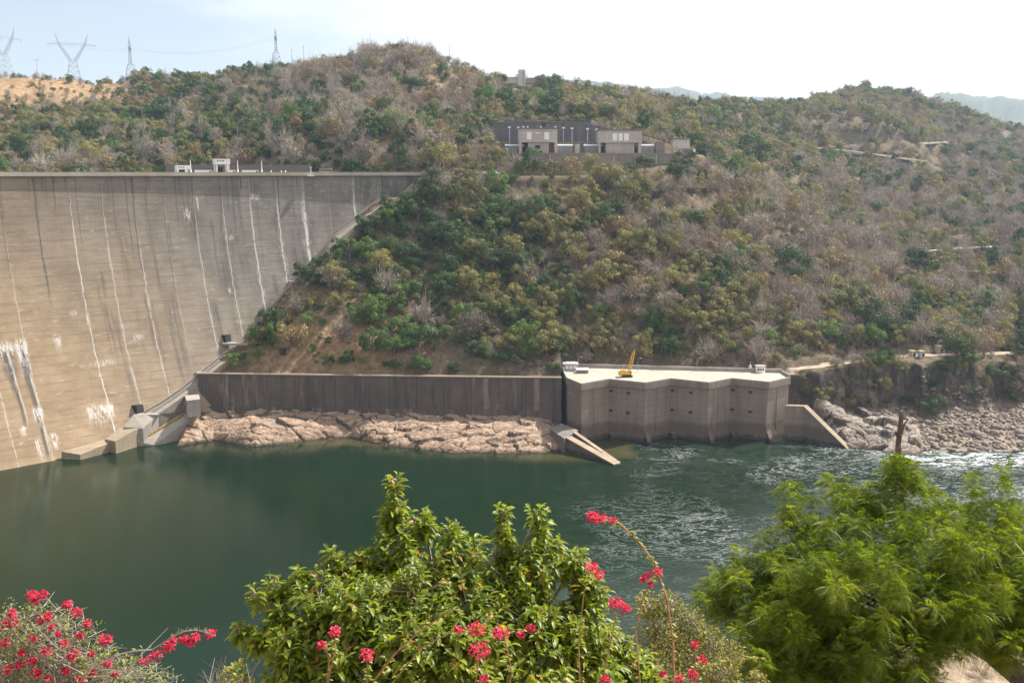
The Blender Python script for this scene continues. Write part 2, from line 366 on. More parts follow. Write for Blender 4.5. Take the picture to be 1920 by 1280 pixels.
# distant blue ranges beyond the gorge
M_FAR = plain('distant_forest', (.07, .08, .05), .95, .4, .004)
def far_hill(pts, Y, depth, name='distant_hills'):
    """a rounded range: a ridge line given by sight lines at distance Y, falling away in front and behind"""
    xs = np.linspace(pts[0][0], pts[-1][0], 160); ys = np.interp(xs, [p[0] for p in pts], [p[1] for p in pts])
    V = []
    prof = [(-1, 0), (-.75, .28), (-.5, .58), (-.25, .85), (-.1, .96), (0, 1), (.2, .9), (1, .1)]
    for d, hgt in prof:
        for x, y in zip(xs, ys):
            p = at(x, y, Y); zz = p.z*(hgt)+(fbm(x/40+d*3, d*5+x/90, 4)-.5)*p.z*.16*(1.1-abs(hgt-.5))
            V.append((p.x*(1+d*depth/Y), Y+d*depth, zz+(fbm(x/3, d*9, 2)-.5)*14))
    o = np_mesh(name, V, grid_faces(160, len(prof)), M_FAR, True); tag(o, kind='structure'); return o
far_hill([(700, 190), (900, 150), (1000, 146), (1080, 150), (1180, 158), (1300, 172), (1400, 180), (1520, 190), (1700, 205)], 5200, 1500)
far_hill([(1500, 235), (1650, 198), (1740, 180), (1800, 174), (1860, 182), (1920, 190), (2100, 205), (2400, 230)], 3900, 900)

# ------------------------------------------------------------------ river, bed and lake
bx = MB(); bx.quad((-700, -60, -12), (1500, -60, -12), (1500, 420, -12), (-700, 420, -12))
o = bx.build('riverbed', plain('mud', (.05, .06, .04))); tag(o, kind='structure')
NWX, NWY = 300, 160
wx = np.linspace(-420, 620, NWX); wy = np.linspace(95, 420, NWY); WX, WY = np.meshgrid(wx, wy); wu = WX/WY
# race below the outlet works: starts at their foot and sweeps right, the pool at left stays calm
dfront = 368-WY
race = sstep(30, 75, WX+dfront*.15)*np.exp(-np.clip(dfront-45-.25*np.clip(WX-60, 0, 200), 0, 400)/45)
race = np.maximum(race, .75*blob(WX, WY, 70, 250, 55, 60))
tailrace = np.exp(-((WY-(347-.02*(WX-150)))/13)**2)*sstep(118, 150, WX)
chop = np.clip(race+tailrace+.35*sstep(0, 60, WX), 0, 1)
m = NM('river_water')
tcn = m.node('ShaderNodeTexCoord')
def wtex(scale, mapping, detail, dist): return m.tex(scale, detail, .6, mapping, dist=dist)
f1 = wtex(.035, (1, 1.7, 1), 6, 2.6); f2 = wtex(.09, (1, 1.8, 1), 6, 2.2); f3 = wtex(.9, (1, 1.6, 1), 5, .6)
ridge = m.math('SUBTRACT', 1.0, m.math('MULTIPLY', m.math('ABSOLUTE', m.math('SUBTRACT', f2, .5)), 34.0))
ridge1 = m.math('SUBTRACT', 1.0, m.math('MULTIPLY', m.math('ABSOLUTE', m.math('SUBTRACT', f1, .5)), 34.0))
foam = m.math('MULTIPLY', m.rng(m.math('ADD', m.math('MAXIMUM', ridge, ridge1), m.math('MULTIPLY', m.math('SUBTRACT', f3, .5), 3.0)), .2, 1.3), m.rng(m.attr('race'), .05, .9, 0, .75))
foam = m.math('MULTIPLY', foam, m.rng(m.tex(.02, 3, .6), .44, .6, .06, .72))
foam2 = m.math('MULTIPLY', m.rng(m.math('ADD', f2, m.math('MULTIPLY', f3, .8)), .84, 1.02), m.rng(m.attr('tailrace'), .1, .9, 0, .8))
foam = m.math('MINIMUM', m.math('MAXIMUM', foam, foam2), .92)
deep = m.mix(m.rng(m.tex(.012, 3, .5), .35, .65), (.0045, .0140, .0062), (.0068, .0190, .0078))
deep = m.mix(m.attr('shallow'), deep, (.05, .045, .018))
c = m.mix(foam, deep, (.72, .76, .76))
m.out(c, m.rng(foam, 0, .6, .08, .6), .26)
m.b.inputs['IOR'].default_value = 1.33
rip = m.tex(1.1, 5, .6, (1, 1.7, 1)); big = m.tex(.28, 4, .6, (1, 1.5, 1), dist=.8)
h = m.math('ADD', m.math('MULTIPLY', rip, m.rng(m.attr('chop'), 0, 1, .045, .055)), m.math('MULTIPLY', big, m.rng(m.attr('chop'), 0, 1, .05, .10)))
h = m.math('ADD', h, m.math('MULTIPLY', foam, .25))
m.bump(h, .55, 1.0)
M_WATER = m.m
shal = sstep(-5, 0, -(np.interp(wu, _uf, _ys)-WY)-1)*(WX > -140)*(WX < 45)*.9+blob(WX, WY, 18, 349, 18, 6)*.9
o = np_mesh('river', np.stack([WX, WY, 0*WX], 2).reshape(-1, 3), grid_faces(NWX, NWY), M_WATER, False,
            {'race': race, 'tailrace': tailrace, 'chop': chop, 'shallow': np.clip(shal, 0, .9)})
tag(o, kind='structure')
lk = MB(); V = [dam_xyz(t, 100, -4)[:2] for t in np.linspace(.9, .56, 40)]
lk.v = [(x, y, 88) for x, y in V]+[(x-60, y+150, 88) for x, y in V]; lk.f = [(i, i+1, 41+i, 40+i) for i in range(39)]
o = lk.build('lake', plain('lake_water', (.02, .05, .06), .1, .1)); tag(o, kind='structure')

# ------------------------------------------------------------------ dam: meshes
dam = thing('arch_dam', 'huge curved grey and tan concrete dam wall with white mineral streaks down its joints', 'dam', tuple(dam_hit(110, 855)))
def rel(o, parent):                 # parent while keeping world placement
    o.parent = parent; o.matrix_parent_inverse = Matrix.Translation(parent.location).inverted() if not any(parent.rotation_euler) else (Matrix.Translation(parent.location) @ parent.rotation_euler.to_matrix().to_4x4()).inverted(); return o
ND, NZ = 1500, 520
tt = np.linspace(.87, .50, ND); zz = np.linspace(-6, 98.4, NZ); T, Z = np.meshgrid(tt, zz)
K = (DT0-T)/DDT
rng = np.random.default_rng(3)
X, Y, _ = dam_xyz(T, Z)
white = np.zeros_like(K); dark = np.zeros_like(K)
wob = (fbm(Z/3+31, K*.0+5, 3)-.5)*.05
for k in range(-9, 20):
    js = {0: .6, 1: .45, 2: 1.0, 3: .8, 4: .85, 5: .35, 6: .9, 7: .95, 8: 1.0, 9: .9, 10: 1.0, 11: .4, 12: 1.0, 13: .8}.get(k, .7)
    wdt = {9: .04, 10: .085, 12: .06, 8: .03, 2: .022}.get(k, .016)
    d = np.abs(K-k-wob-(fbm(Z/1.1+k*7, K*0+k, 3)-.5)*.03)
    frag = sstep(.18, .5, fbm(Z/2.2+k*13.7, K*6, 4)+.1)
    top = sstep(97, 80, Z) if k not in (0, 1, 4) else sstep(85, 70, Z)
    bot = sstep({1: 66, 5: 20}.get(k, -4), {1: 70, 5: 40}.get(k, 0), Z)
    white = np.maximum(white, js*sstep(wdt, wdt*.3, d)*frag*(.25+.75*top)*bot)
    white = np.maximum(white, js*.45*sstep(wdt*4.5, wdt*.5, d)*sstep(.55, .72, fbm(K*14+k*3, Z/5, 4))*top*bot)
    dk = {0: .6, 1: 1.0, 4: 1.0, 6: .9, 7: .6}.get(k, .25)
    L = {1: 62, 4: 66, 0: 70, 6: 82}.get(k, 88)
    dark = np.maximum(dark, dk*sstep(.05, .02, np.abs(K-k-wob+.02))*sstep(L-14, L, Z)*(.5+.5*fbm(K*40, Z/8, 3)))
    if js < 1.0: white *= 1-.0*K
# secondary dribbles from the crest and long damp stains, then shade painted on the right end
dr = fbm(K*9, Z*0+2, 3)
for j in range(70):
    k0 = rng.uniform(-8, 15); ln = rng.gamma(2, 6); st = rng.uniform(.3, 1); wd = rng.uniform(.008, .03)
    dark = np.maximum(dark, st*sstep(wd*1.6, wd*.4, np.abs(K-k0-wob*.6))*sstep(98-ln, 98-ln*.5, Z)*sstep(.25, .5, fbm(K*30, Z/6+j, 3)+.1))
for j in range(46):
    k0 = rng.uniform(2, 15); zt = rng.uniform(45, 92); ln = rng.uniform(12, 40); wd = rng.uniform(.03, .14)
    dark = np.maximum(dark, rng.uniform(.25, .6)*sstep(wd*1.5, wd*.3, np.abs(K-k0-wob))*sstep(zt+2, zt-3, Z)*sstep(zt-ln, zt-ln*.5, Z)*sstep(.4, .7, fbm(K*22, Z/9+j, 4)+.12))
dark = np.maximum(dark, .55*sstep(.52, .78, fbm(K*5+3, Z/30+3, 4))*sstep(2.5, 5, K)*sstep(8, 20, Z)*sstep(.3, .6, fbm(K*26, Z/12, 3)))
dark = np.maximum(dark, .75*sstep(13.0, 14.8, K)*sstep(.3, .6, fbm(K*8, Z/16, 4)))  # shaded right end of the face, put into the colour mask
dark = np.maximum(dark, .8*blob(K, Z, dam_k(dam_hit(715, 345)), 92, 1.6, 7)*sstep(.3, .55, fbm(K*9, Z/5, 3)))  # painted shade patch below the crest at upper right
def splash(px, py, w, hgt, s=1.0, down=None, dk=0):
    global white, dark
    p = dam_hit(px, py); k0, z0 = dam_k(p), p.z
    f = fbm(K*30+px, Z/1.3, 4); edge = sstep(.42, .6, f+.08)
    a = np.exp(-(np.abs(K-k0)/w)**4)*np.where(Z > z0, np.exp(-((Z-z0)/1.0)**2), np.exp(-((Z-z0)/hgt)**2))
    white = np.maximum(white, s*np.clip(a*1.8, 0, 1)*edge*sstep(.3, .6, fbm(K*55+px, Z/7, 3)+.05))
    if dk: dark = np.maximum(dark, dk*np.exp(-(np.abs(K-k0)/w)**4)*sstep(z0, z0-3, Z)*sstep(z0-hgt*3, z0-hgt*1.5, Z)*sstep(.35, .6, fbm(K*40, Z/10, 3)))
for a in ((350, 397, .10, 3), (370, 375, .05, 3), (478, 369, .16, 1.2), (106, 632, .09, 3.2), (183, 766, .32, 3.4, 1, None, .4), (205, 763, .12, 3), (8, 645, .18, 5, 1, None, 1), (38, 642, .16, 7, 1, None, .9),
          (70, 770, .14, 3.0), (44, 806, .1, 1.5), (101, 818, .1, 3), (72, 830, .08, 4), (22, 652, .3, 1.0), (260, 633, .15, .8, .7), (192, 680, .35, 1.0, .5), (432, 545, .06, 1.0), (138, 588, .1, .8, .5), (430, 446, .15, .9, .5)):
    splash(*a)
for (px, py, px2, py2, w, s) in ((10, 650, 50, 800, .075, 1), (38, 645, 78, 800, .1, 1), (78, 800, 92, 860, .07, .9), (8, 650, 30, 740, .1, .9)):    # long leak runs
    a, b = dam_hit(px, py), dam_hit(px2, py2); ka, kb = dam_k(a), dam_k(b)
    kc = ka+(kb-ka)*(a.z-Z)/(a.z-b.z); inz = sstep(b.z-2, b.z+3, Z)*sstep(a.z+1, a.z-1, Z); fr = (a.z-Z)/(a.z-b.z)
    dark = np.maximum(dark, s*sstep(w*1.1, w*.4, np.abs(K-kc-wob))*inz*(1-.3*fr)*sstep(.2, .5, fbm(K*50, Z/14, 3)+.15))
    white = np.maximum(white, s*.9*sstep(w*.5, w*.1, np.abs(K-kc-w*.8-wob))*inz*sstep(.35, .55, fbm(K*70, Z/4, 3)+.05)*(1-.5*fr))
white = np.maximum(white, .3*sstep(.72, .84, fbm(K*4, Z*1.5, 4)))          # thin lime crusts along lift joints
warm = np.clip(1.15-K/9-(Z-20)/140+.5*(fbm(K*.8, Z/22, 4)-.5), 0, 1)
m = NM('dam_concrete')
c = m.ramp(m.tex(.11, 7, .65, (1, 1, .6)), [(.3, (.150, .134, .117)), (.7, (.26, .235, .203))])
cw = m.ramp(m.tex(.08, 7, .65), [(.3, (.22, .155, .095)), (.7, (.37, .275, .175))])
c = m.mix(m.attr('warm'), c, cw)
w = m.node('ShaderNodeTexWave', wave_type='BANDS', bands_direction='Z'); w.inputs['Scale'].default_value = .1; w.inputs['Distortion'].default_value = 2.0; w.inputs['Detail'].default_value = 3; w.inputs['Detail Scale'].default_value = .35
m.l.new(m.node('ShaderNodeTexCoord').outputs['Object'], w.inputs[0])
c = m.mix(m.math('MULTIPLY', m.rng(w.outputs[1], .75, 1, 0, .45), m.rng(m.tex(.12, 4, .6, (1, 1, 3)), .35, .65, .1, .8)), c, (.13, .105, .085))
fine = m.tex(.5, 6, .75, (.22, .22, 2.4)); c = m.mix(m.rng(fine, .52, .78, 0, .42), c, (.12, .10, .082)); c = m.mix(m.rng(fine, .46, .25, 0, .25), c, (.56, .50, .42))
spk = m.tex(2.0, 6, .8); c = m.mix(m.rng(spk, .55, .8, 0, .4), c, (.10, .085, .07))
c = m.mix(m.math('MULTIPLY', m.attr('dark'), .85), c, (.055, .055, .058))
c = m.mix(m.math('MULTIPLY', m.attr('white'), m.rng(m.tex(3.0, 5, .7), .3, .6, .35, .9)), c, (.66, .63, .60))
m.bump(m.math('ADD', fine, spk), .25, .6)
M_DAM = m.out(c, .9, .15)
V = np.stack([X, Y, Z], 2).reshape(-1, 3)-np.array(dam.location)[None]
o = np_mesh('dam_face', V, grid_faces(ND, NZ)[:, ::-1], M_DAM, True, {'white': white, 'dark': dark, 'warm': warm}); o.parent = dam
def ribbon(t0, t1, n, sect, name, mat, parent):
    """sweep a section of (offset downstream of crest line, z) along the arch"""
    ts = np.linspace(t0, t1, n); V = []
    for t in ts:
        for off, z in sect:
            r = DR-off; V.append((DCX-r*math.sin(t), DCY+r*math.cos(t), z))
    k = len(sect); b = MB(); b.v = V
    for i in range(n-1):
        for j in range(k): b.f.append((i*k+j, i*k+(j+1) % k, (i+1)*k+(j+1) % k, (i+1)*k+j))
    b.f += [tuple(range(k)), tuple(range((n-1)*k, n*k))]
    o = b.build(name, mat); rel(o, parent); return o
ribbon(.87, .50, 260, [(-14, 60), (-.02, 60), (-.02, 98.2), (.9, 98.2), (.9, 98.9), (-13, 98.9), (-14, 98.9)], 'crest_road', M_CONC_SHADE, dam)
M_PAR = concrete('parapet_concrete', (.40, .36, .29), streak=.25)
ribbon(.87, .50, 260, [(.45, 98.9), (1.05, 98.5), (1.05, 99.95), (.7, 99.95), (.7, 98.92), (.45, 98.92)], 'parapet', M_PAR, dam)
ribbon(.87, .50, 160, [(-13.4, 98.92), (-13.0, 98.92), (-13.0, 100.0), (-13.4, 100.0)], 'rear_parapet', M_PAR, dam)
# abutment strip and stair down the joint between dam and rock
mb = MB(); st = MB(); V = []
NG = 60; par = np.linspace(0, len(GP)-1, NG)
Gc = [Vector([np.interp(q, range(len(GP)), [p[i] for p in GP]) for i in range(3)]) for q in par]
for i, p in enumerate(Gc):
    n = Vector((DCX-p.x, DCY-p.y, 0)).normalized(); wdt = 2.6+.5*math.sin(i*.4)+2.2*sstep(20, 40, i)
    a = p-n*.8+Vector((0, 0, .3)); b_ = p+n*wdt+Vector((0, 0, -2.0)); c_ = b_+n*1.2+Vector((0, 0, -12)); V += [a, b_, c_]
mb.v = [tuple(v) for v in V]
for i in range(NG-1):
    for j in range(2): mb.f.append((3*i+j, 3*i+j+1, 3*i+4+j, 3*i+3+j))
o = mb.build('abutment_strip', concrete('abutment_concrete', (.30, .265, .225), streak=.3)); rel(o, dam)
for sd in (0.25, 1.9):
    st.tube([g+Vector((DCX-g.x, DCY-g.y, 0)).normalized()*sd+Vector((0, 0, .55)) for g in Gc], .22, k=4)
o = st.build('stair_kerb', M_CONC_SHADE); rel(o, dam)
rl = MB()
for i in range(0, NG, 1):
    g = Gc[i]+Vector((DCX-Gc[i].x, DCY-Gc[i].y, 0)).normalized()*1.9; rl.tube([g, g+Vector((0, 0, 1.6))], .05, k=4)
rl.tube([g+Vector((DCX-g.x, DCY-g.y, 0)).normalized()*1.9+Vector((0, 0, 1.6)) for g in Gc], .05, k=4)
o = rl.build('stair_railing', M_STEEL); rel(o, dam)
for (x0, x1, y, pit) in ((250, 297, 776, (243, 262)), (415, 461, 643, (409, 428)), (366, 388, 698, None), (540, 566, 527, None)):
    a, b_ = dam_hit(x0, y), dam_hit(x1, y); b_ = atz(x1, y, a.z)
    n = Vector((.62, -.78, 0)); mb = MB(); e = (b_-a); e.z = 0; L = e.length; e.normalize()
    q = [a-n*2, a+e*L-n*2, a+e*L+n*1.6, a+n*1.6]; mb.prism([(p.x, p.y) for p in q][::-1], a.z-.7, a.z+.1)
    rel(mb.build('gallery_landing', M_CONC), dam)
    if pit:
        w0 = atz(pit[0], y-1, a.z); w1 = atz(pit[1], y-1, a.z); mb = MB()
        cx = (w0+w1)/2; mb.box((cx.x+.6, cx.y+1.2, a.z+1.6), (3.6, 3.4, 3.0), -.5, .85)
        rel(mb.build('gallery_door', M_DARK), dam)

# ------------------------------------------------------------------ toe of the dam: apron, training walls, ramp
def px_prism(pts, z, zb, mat, name, parent=None, label=None, cat=None):
    """block whose top corners lie on the sight lines; z may be a number or one value per corner"""
    P = [atz(x, y, z if not isinstance(z, (list, tuple)) else z[i]) for i, (x, y) in enumerate(pts)]
    c = sum(P, Vector())/len(P); mb = MB(); base = Vector((c.x, c.y, zb))
    area = sum(P[i].x*P[(i+1) % len(P)].y-P[(i+1) % len(P)].x*P[i].y for i in range(len(P)))
    if area < 0: P = P[::-1]
    if parent is None:
        mb.prism([(p.x-c.x, p.y-c.y, p.z-zb) for p in P], 0, None); o = mb.build(name, mat); o.location = base; tag(o, label, cat)
    else:
        mb.prism([(p.x, p.y, p.z) for p in P], zb, None); o = mb.build(name, mat); rel(o, parent)
    return o
px_prism([(115, 846), (163, 833), (196, 823), (214, 827), (150, 852)], [2.8, 3.6, 4.2, 3.6, 1.9], -4, M_APRON, 'apron_slab', None, 'flat concrete slab at the waterline against the foot of the dam', 'concrete slab')
px_prism([(197, 823), (225, 801), (250, 796), (310, 788), (257, 804), (216, 827)], [4.4, 7.3, 7.5, 7.2, 6.6, 4.6], -4, M_APRON, 'sloping_spillway_block', None, 'tan sloped concrete block between the dam foot and the yellow-edged ramp', 'concrete block')
px_prism([(232, 800), (250, 777), (297, 777), (268, 803)], [7.4, 11, 10.2, 6.6], -4, M_CONC, 'stepped_block', None, 'pale concrete step directly below the lowest gallery landing', 'concrete block')
ramp = thing('slipway', 'long concrete ramp with a yellow edge line sloping into the calm green water', 'ramp', tuple(atz(276, 829, 0)))
px_prism([(262, 829), (289, 834), (367, 776), (341, 775)], [1.4, .2, 9.0, 9.0], -5, M_CONC, 'ramp_slab', ramp)
px_prism([(253, 829), (258, 829), (344, 774.5), (341, 774.5)], [1.7, 1.6, 9.5, 9.5], -5, plain('yellow_lichen', (.30, .225, .07), .9, .5, 1.2), 'yellow_edge', ramp)
px_prism([(346, 741), (373, 739), (375, 748), (350, 751)], 15.5, 9, M_CONC, 'valve_block', None, 'square concrete block standing at the left end of the long shaded wall', 'concrete block')
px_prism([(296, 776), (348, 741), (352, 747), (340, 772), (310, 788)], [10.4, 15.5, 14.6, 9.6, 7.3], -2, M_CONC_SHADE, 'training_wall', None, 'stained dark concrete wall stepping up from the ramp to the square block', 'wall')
# ------------------------------------------------------------------ long wall, outlet works
ZD = 22.3
M_COPE = concrete('weathered_coping', (.34, .265, .19), streak=.3)
mb = MB(); wl_pts = [atz(x, y, 22.0) for x, y in ((372, 700.5), (700, 704.5), (1053, 708.5))]
long_wall = thing('retaining_wall', 'very long shaded concrete wall behind the pale rock shelf, running from dam to outlet works', 'wall', (wl_pts[1].x, wl_pts[1].y, 4))
f_ = [(p.x, p.y) for p in wl_pts]; bk = [(p.x, p.y+2.2) for p in wl_pts]
mb.prism(f_+bk[::-1], 2, 21.7); m = NM('long_wall_concrete')
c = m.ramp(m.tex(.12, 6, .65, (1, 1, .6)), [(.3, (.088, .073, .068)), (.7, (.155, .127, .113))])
sx_ = m.node('ShaderNodeSeparateXYZ'); m.l.new(m.node('ShaderNodeTexCoord').outputs['Object'], sx_.inputs[0])
jt = m.math('ABSOLUTE', m.math('SUBTRACT', m.math('FRACT', m.math('DIVIDE', sx_.outputs[0], 10.6)), .5)); c = m.mix(m.rng(jt, .012, .006), c, (.05, .045, .045))
c = m.mix(m.rng(m.tex(1.0, 4, .7, (.22, .3, .02)), .56, .66, 0, .6), c, (.33, .27, .23))
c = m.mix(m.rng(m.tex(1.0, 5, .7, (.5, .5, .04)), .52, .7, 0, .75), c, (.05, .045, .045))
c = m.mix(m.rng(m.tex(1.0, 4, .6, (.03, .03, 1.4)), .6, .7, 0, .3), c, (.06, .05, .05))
m.bump(m.tex(1.5, 6, .65), .12, .6); M_LW = m.out(c, .9, .15)
rel(mb.build('wall_face', M_LW), long_wall)
mb = MB(); ff = [(p.x, p.y-.35) for p in wl_pts]; bb = [(p.x, p.y+2.6) for p in wl_pts]
mb.prism(ff+bb[::-1], 21.72, 22.15); rel(mb.build('coping', concrete('coping_concrete', (.20, .16, .12), streak=.3)), long_wall)
mb = MB(); lo = [(p.x, p.y-.9) for p in wl_pts]; mb.prism(lo+[(p.x, p.y-.02) for p in wl_pts][::-1], 2, 9.2); rel(mb.build('plinth', M_LW), long_wall)

FR = [(1052, 689), (1062, 710), (1090, 721.5), (1142.5, 712.6), (1210.7, 719.5), (1258, 711.4), (1330, 719), (1371.7, 711), (1441.7, 718), (1482.7, 709), (1467, 699.5), (1400, 696), (1200, 692), (1080, 688.5)]
FP = [atz(x, y, ZD) for x, y in FR]
cen = Vector((sum(p.x for p in FP)/len(FP), sum(p.y for p in FP)/len(FP), 0))
outlet = thing('outlet_works', 'large concrete outlet block with zigzag front rising from the water under a flat bright roof', 'power station', (cen.x, cen.y, 0))
def inset(P, d):
    out = []; n = len(P)
    for i in range(n):
        a, b, c_ = P[i-1], P[i], P[(i+1) % n]
        e1 = (b-a); e1.z = 0; e1.normalize(); e2 = (c_-b); e2.z = 0; e2.normalize()
        n1 = Vector((-e1.y, e1.x, 0)); n2 = Vector((-e2.y, e2.x, 0)); m_ = (n1+n2); m_.normalize(); k = d/max(m_.dot(n1), .4)
        out.append(b+m_*k)
    return out
body = inset(FP, .55)
mb = MB(); fl = inset(FP, -.5)
n0 = len(body); top = [(p.x, p.y, ZD-2.3) for p in body]; bot = [(p.x, p.y, 5.5) for p in body]; base = [(p.x, p.y, -8) for p in fl]
mb.v = base+bot+top
for L in range(2):
    for i in range(n0): j = (i+1) % n0; mb.f.append((L*n0+i, L*n0+j, (L+1)*n0+j, (L+1)*n0+i))
mb.f.append(tuple(2*n0+i for i in range(n0)))
rel(mb.build('block', M_CONC_OUT), outlet)
mb = MB(); mb.prism([(p.x, p.y) for p in FP], ZD-2.28, ZD-.02); rel(mb.build('roof_band', M_CONC_OUT), outlet)
mb = MB(); ii = inset(FP, .5)
mb.prism([(p.x, p.y) for p in ii], ZD-.018, ZD+.05); M_DECK = M_CONC_LIGHT; rel(mb.build('roof_deck', M_DECK), outlet)
mb = MB(); op = FP[0:10]+FP[10:]; n_ = len(FP)
for i in list(range(0, 9)):
    a, b_, a2, b2 = FP[i], FP[i+1], ii[i], ii[i+1]
    mb.prism([(a.x, a.y), (b_.x, b_.y), (b2.x, b2.y), (a2.x, a2.y)], ZD-.015, ZD+.55)
rel(mb.build('roof_kerb', M_CONC), outlet)
mb = MB(); a, b_ = FP[9], FP[10]; a2, b2 = ii[9], ii[10]; mb.prism([(a.x, a.y), (b_.x, b_.y), (b2.x, b2.y), (a2.x, a2.y)], ZD-.015, ZD+1.2); rel(mb.build('side_parapet', M_CONC), outlet)
mb = MB(); mb.prism([(FP[0].x, FP[0].y+1), (FP[10].x, FP[10].y+.5), (FP[10].x, FP[10].y+1.3), (FP[0].x, FP[0].y+1.8)], ZD-3, ZD+1.5)
rel(mb.build('rear_wall', M_CONC), outlet)
for i in (3, 5, 7):                                     # vents in the long facets
    a, b_ = body[i], body[i+1]; e = (b_-a); L = Vector((e.x, e.y, 0)).length; e = Vector((e.x, e.y, 0)).normalized(); nrm = Vector((e.y, -e.x, 0))
    for u_, zc_ in ((.07, 18.2), (.55, 18.1), (.07, 10.6), (.55, 10.5)):
        p = a+e*L*u_; mb = MB(); mb.box((p.x+nrm.x*.0, p.y+nrm.y*.0, zc_), (1.2, .9, .75), math.atan2(e.y, e.x)); rel(mb.build('vent', M_DARK), outlet)
    for u_, w_ in ((.42, .5),):                          # recessed gate slots
        p = a+e*L*.8; mb = MB(); mb.box((p.x+nrm.x*.08, p.y+nrm.y*.08, 9.5), (.35, .3, 20.8), math.atan2(e.y, e.x)); rel(mb.build('pilaster', M_CONC_OUT), outlet)
for i in (2, 4, 6, 8):
    a, b_ = body[i], body[i+1]; e = (b_-a); L = Vector((e.x, e.y, 0)).length; e = Vector((e.x, e.y, 0)).normalized(); nrm = Vector((e.y, -e.x, 0))
    p = a+e*L*.45; mb = MB(); mb.box((p.x+nrm.x*.08, p.y+nrm.y*.08, 11.5), (.4, .3, 16.8), math.atan2(e.y, e.x)); rel(mb.build('pilaster', M_CONC_OUT), outlet)
    # sloping cutwater at the foot of each salient and re-entrant corner
    for q, s_ in ((a, 1.0), (b_, .8)):
        mb = MB(); x, y = q.x+.9, q.y-2.2
        mb.v = [(x-.8, y+3.2, -3), (x+.8, y+3.2, -3), (x+1.5, y-1.2, -3), (x-.1, y-1.2, -3), (x-.8, y+3.2, 4.2*s_), (x+.8, y+3.2, 4.2*s_), (x+1.5, y-1.2, .5), (x-.1, y-1.2, .5)]
        mb.f = [(4, 5, 6, 7), (0, 1, 5, 4), (1, 2, 6, 5), (2, 3, 7, 6), (3, 0, 4, 7)]; rel(mb.build('cutwater', M_CONC_OUT), outlet)

# wing wall at right, splitter walls at left
P0, P1, P2 = atz(1472, 762, 12.9), atz(1507, 763, 12.9), atz(1586, 840, .1)
ww = thing('wing_wall', 'shaded concrete wing wall with steep sunlit sloping top at the right end of the outlet block', 'wall', (P1.x, P1.y, 0))
mb = MB(); th = Vector((1.7, 1.6, 0))
def wall_poly(mb, P, th, zb):
    n = len(mb.v); k = len(P)
    for p in P: mb.v += [tuple(p), tuple(p+th), (p.x+th.x, p.y+th.y, zb), (p.x, p.y, zb)]
    for i in range(k-1):
        for j in range(4): mb.f.append((n+4*i+j, n+4*i+(j+1) % 4, n+4*i+4+(j+1) % 4, n+4*i+4+j))
    mb.f += [(n, n+1, n+2, n+3), tuple(n+4*(k-1)+j for j in range(4))]
P2b = P2+(P2-P1)*.08
wall_poly(mb, [P0, P1, P2b], th, -8); rel(mb.build('wall_face', M_CONC_OUT), ww)
mb = MB(); wall_poly(mb, [p+Vector((-.15, -.15, .42)) for p in (P0, P1, P2b)], th+Vector((.3, .3, 0)), 0)
mb.v = [(x, y, (z if z != 0 else None)) for x, y, z in mb.v]
for i in range(3):
    for a, b_ in ((3, 0), (2, 1)): v = mb.v[4*i+b_]; w_ = mb.v[4*i+a]; mb.v[4*i+a] = (w_[0], w_[1], v[2]-.4)
rel(mb.build('coping', M_COPE), ww)
def splitter(name, lab, a, b_, th, mat=M_CONC_TAN):
    A, B = atz(*a), atz(*b_); t = thing(name, lab, 'wall', (A.x, A.y, 0)); mb = MB(); B2 = B+(B-A)*.06
    wall_poly(mb, [A, B2], Vector(th), -8); rel(mb.build('wall_face', M_CONC_OUT), t)
    mb = MB(); wall_poly(mb, [A+Vector((-.12, -.12, .4)), B2+Vector((-.12, -.12, .4))], Vector(th)+Vector((.24, .24, 0)), -8)
    for i in range(2):
        for p_, q_ in ((3, 0), (2, 1)): v = mb.v[4*i+q_]; w_ = mb.v[4*i+p_]; mb.v[4*i+p_] = (w_[0], w_[1], v[2]-.38)
    rel(mb.build('coping', M_COPE), t); return t
splitter('splitter_wall', 'broad sloping concrete wall dipping into the water left of the outlet block', (1060, 821, 5.0), (1146, 869, .3), (2.2, 1.4, 0))
splitter('splitter_wall', 'thin sloping concrete wall meeting the broad one in a point above the water', (1074, 811, 5.4), (1153, 866, .3), (1.0, .8, 0))
px_prism([(1030, 803), (1052, 793), (1084, 806), (1058, 822)], [5.6, 6.6, 5.6, 5.2], -5, M_CONC_SHADE, 'concrete_platform', None, 'low shaded concrete platform where the two splitter walls start', 'platform')

# ------------------------------------------------------------------ things on the roof deck
p = atz(1070, 694, ZD); hut = thing('roof_hut', 'small grey hut with curved roof at the far left corner of the bright roof', 'hut', (p.x, p.y, ZD+.05))
mb = MB(); mb.box((p.x, p.y, ZD+1.35), (5.2, 3.2, 2.6)); rel(mb.build('wall', plain('hut_wall', (.42, .43, .43), .7)), hut)
mb = MB(); sec = []
mb.prism([(p.x-3, p.y-2), (p.x+3, p.y-2), (p.x+3, p.y+2), (p.x-3, p.y+2)], ZD+2.652, ZD+2.95); mb.box((p.x, p.y, ZD+3.1), (5, 3.2, .3), 0, .8); rel(mb.build('roof', plain('hut_roof', (.45, .42, .38))), hut)
for k in range(3): mb = MB(); mb.box((p.x-1.5+k*1.5, p.y-1.62, ZD+1.5), (.9, .06, 1.2)); rel(mb.build('shutter', M_WHITE), hut)
p = atz(1092, 698.5, ZD); t = thing('roof_hatch', 'low flat concrete hatch with pale lid beside the left roof hut', 'hatch', (p.x, p.y, ZD+.05))
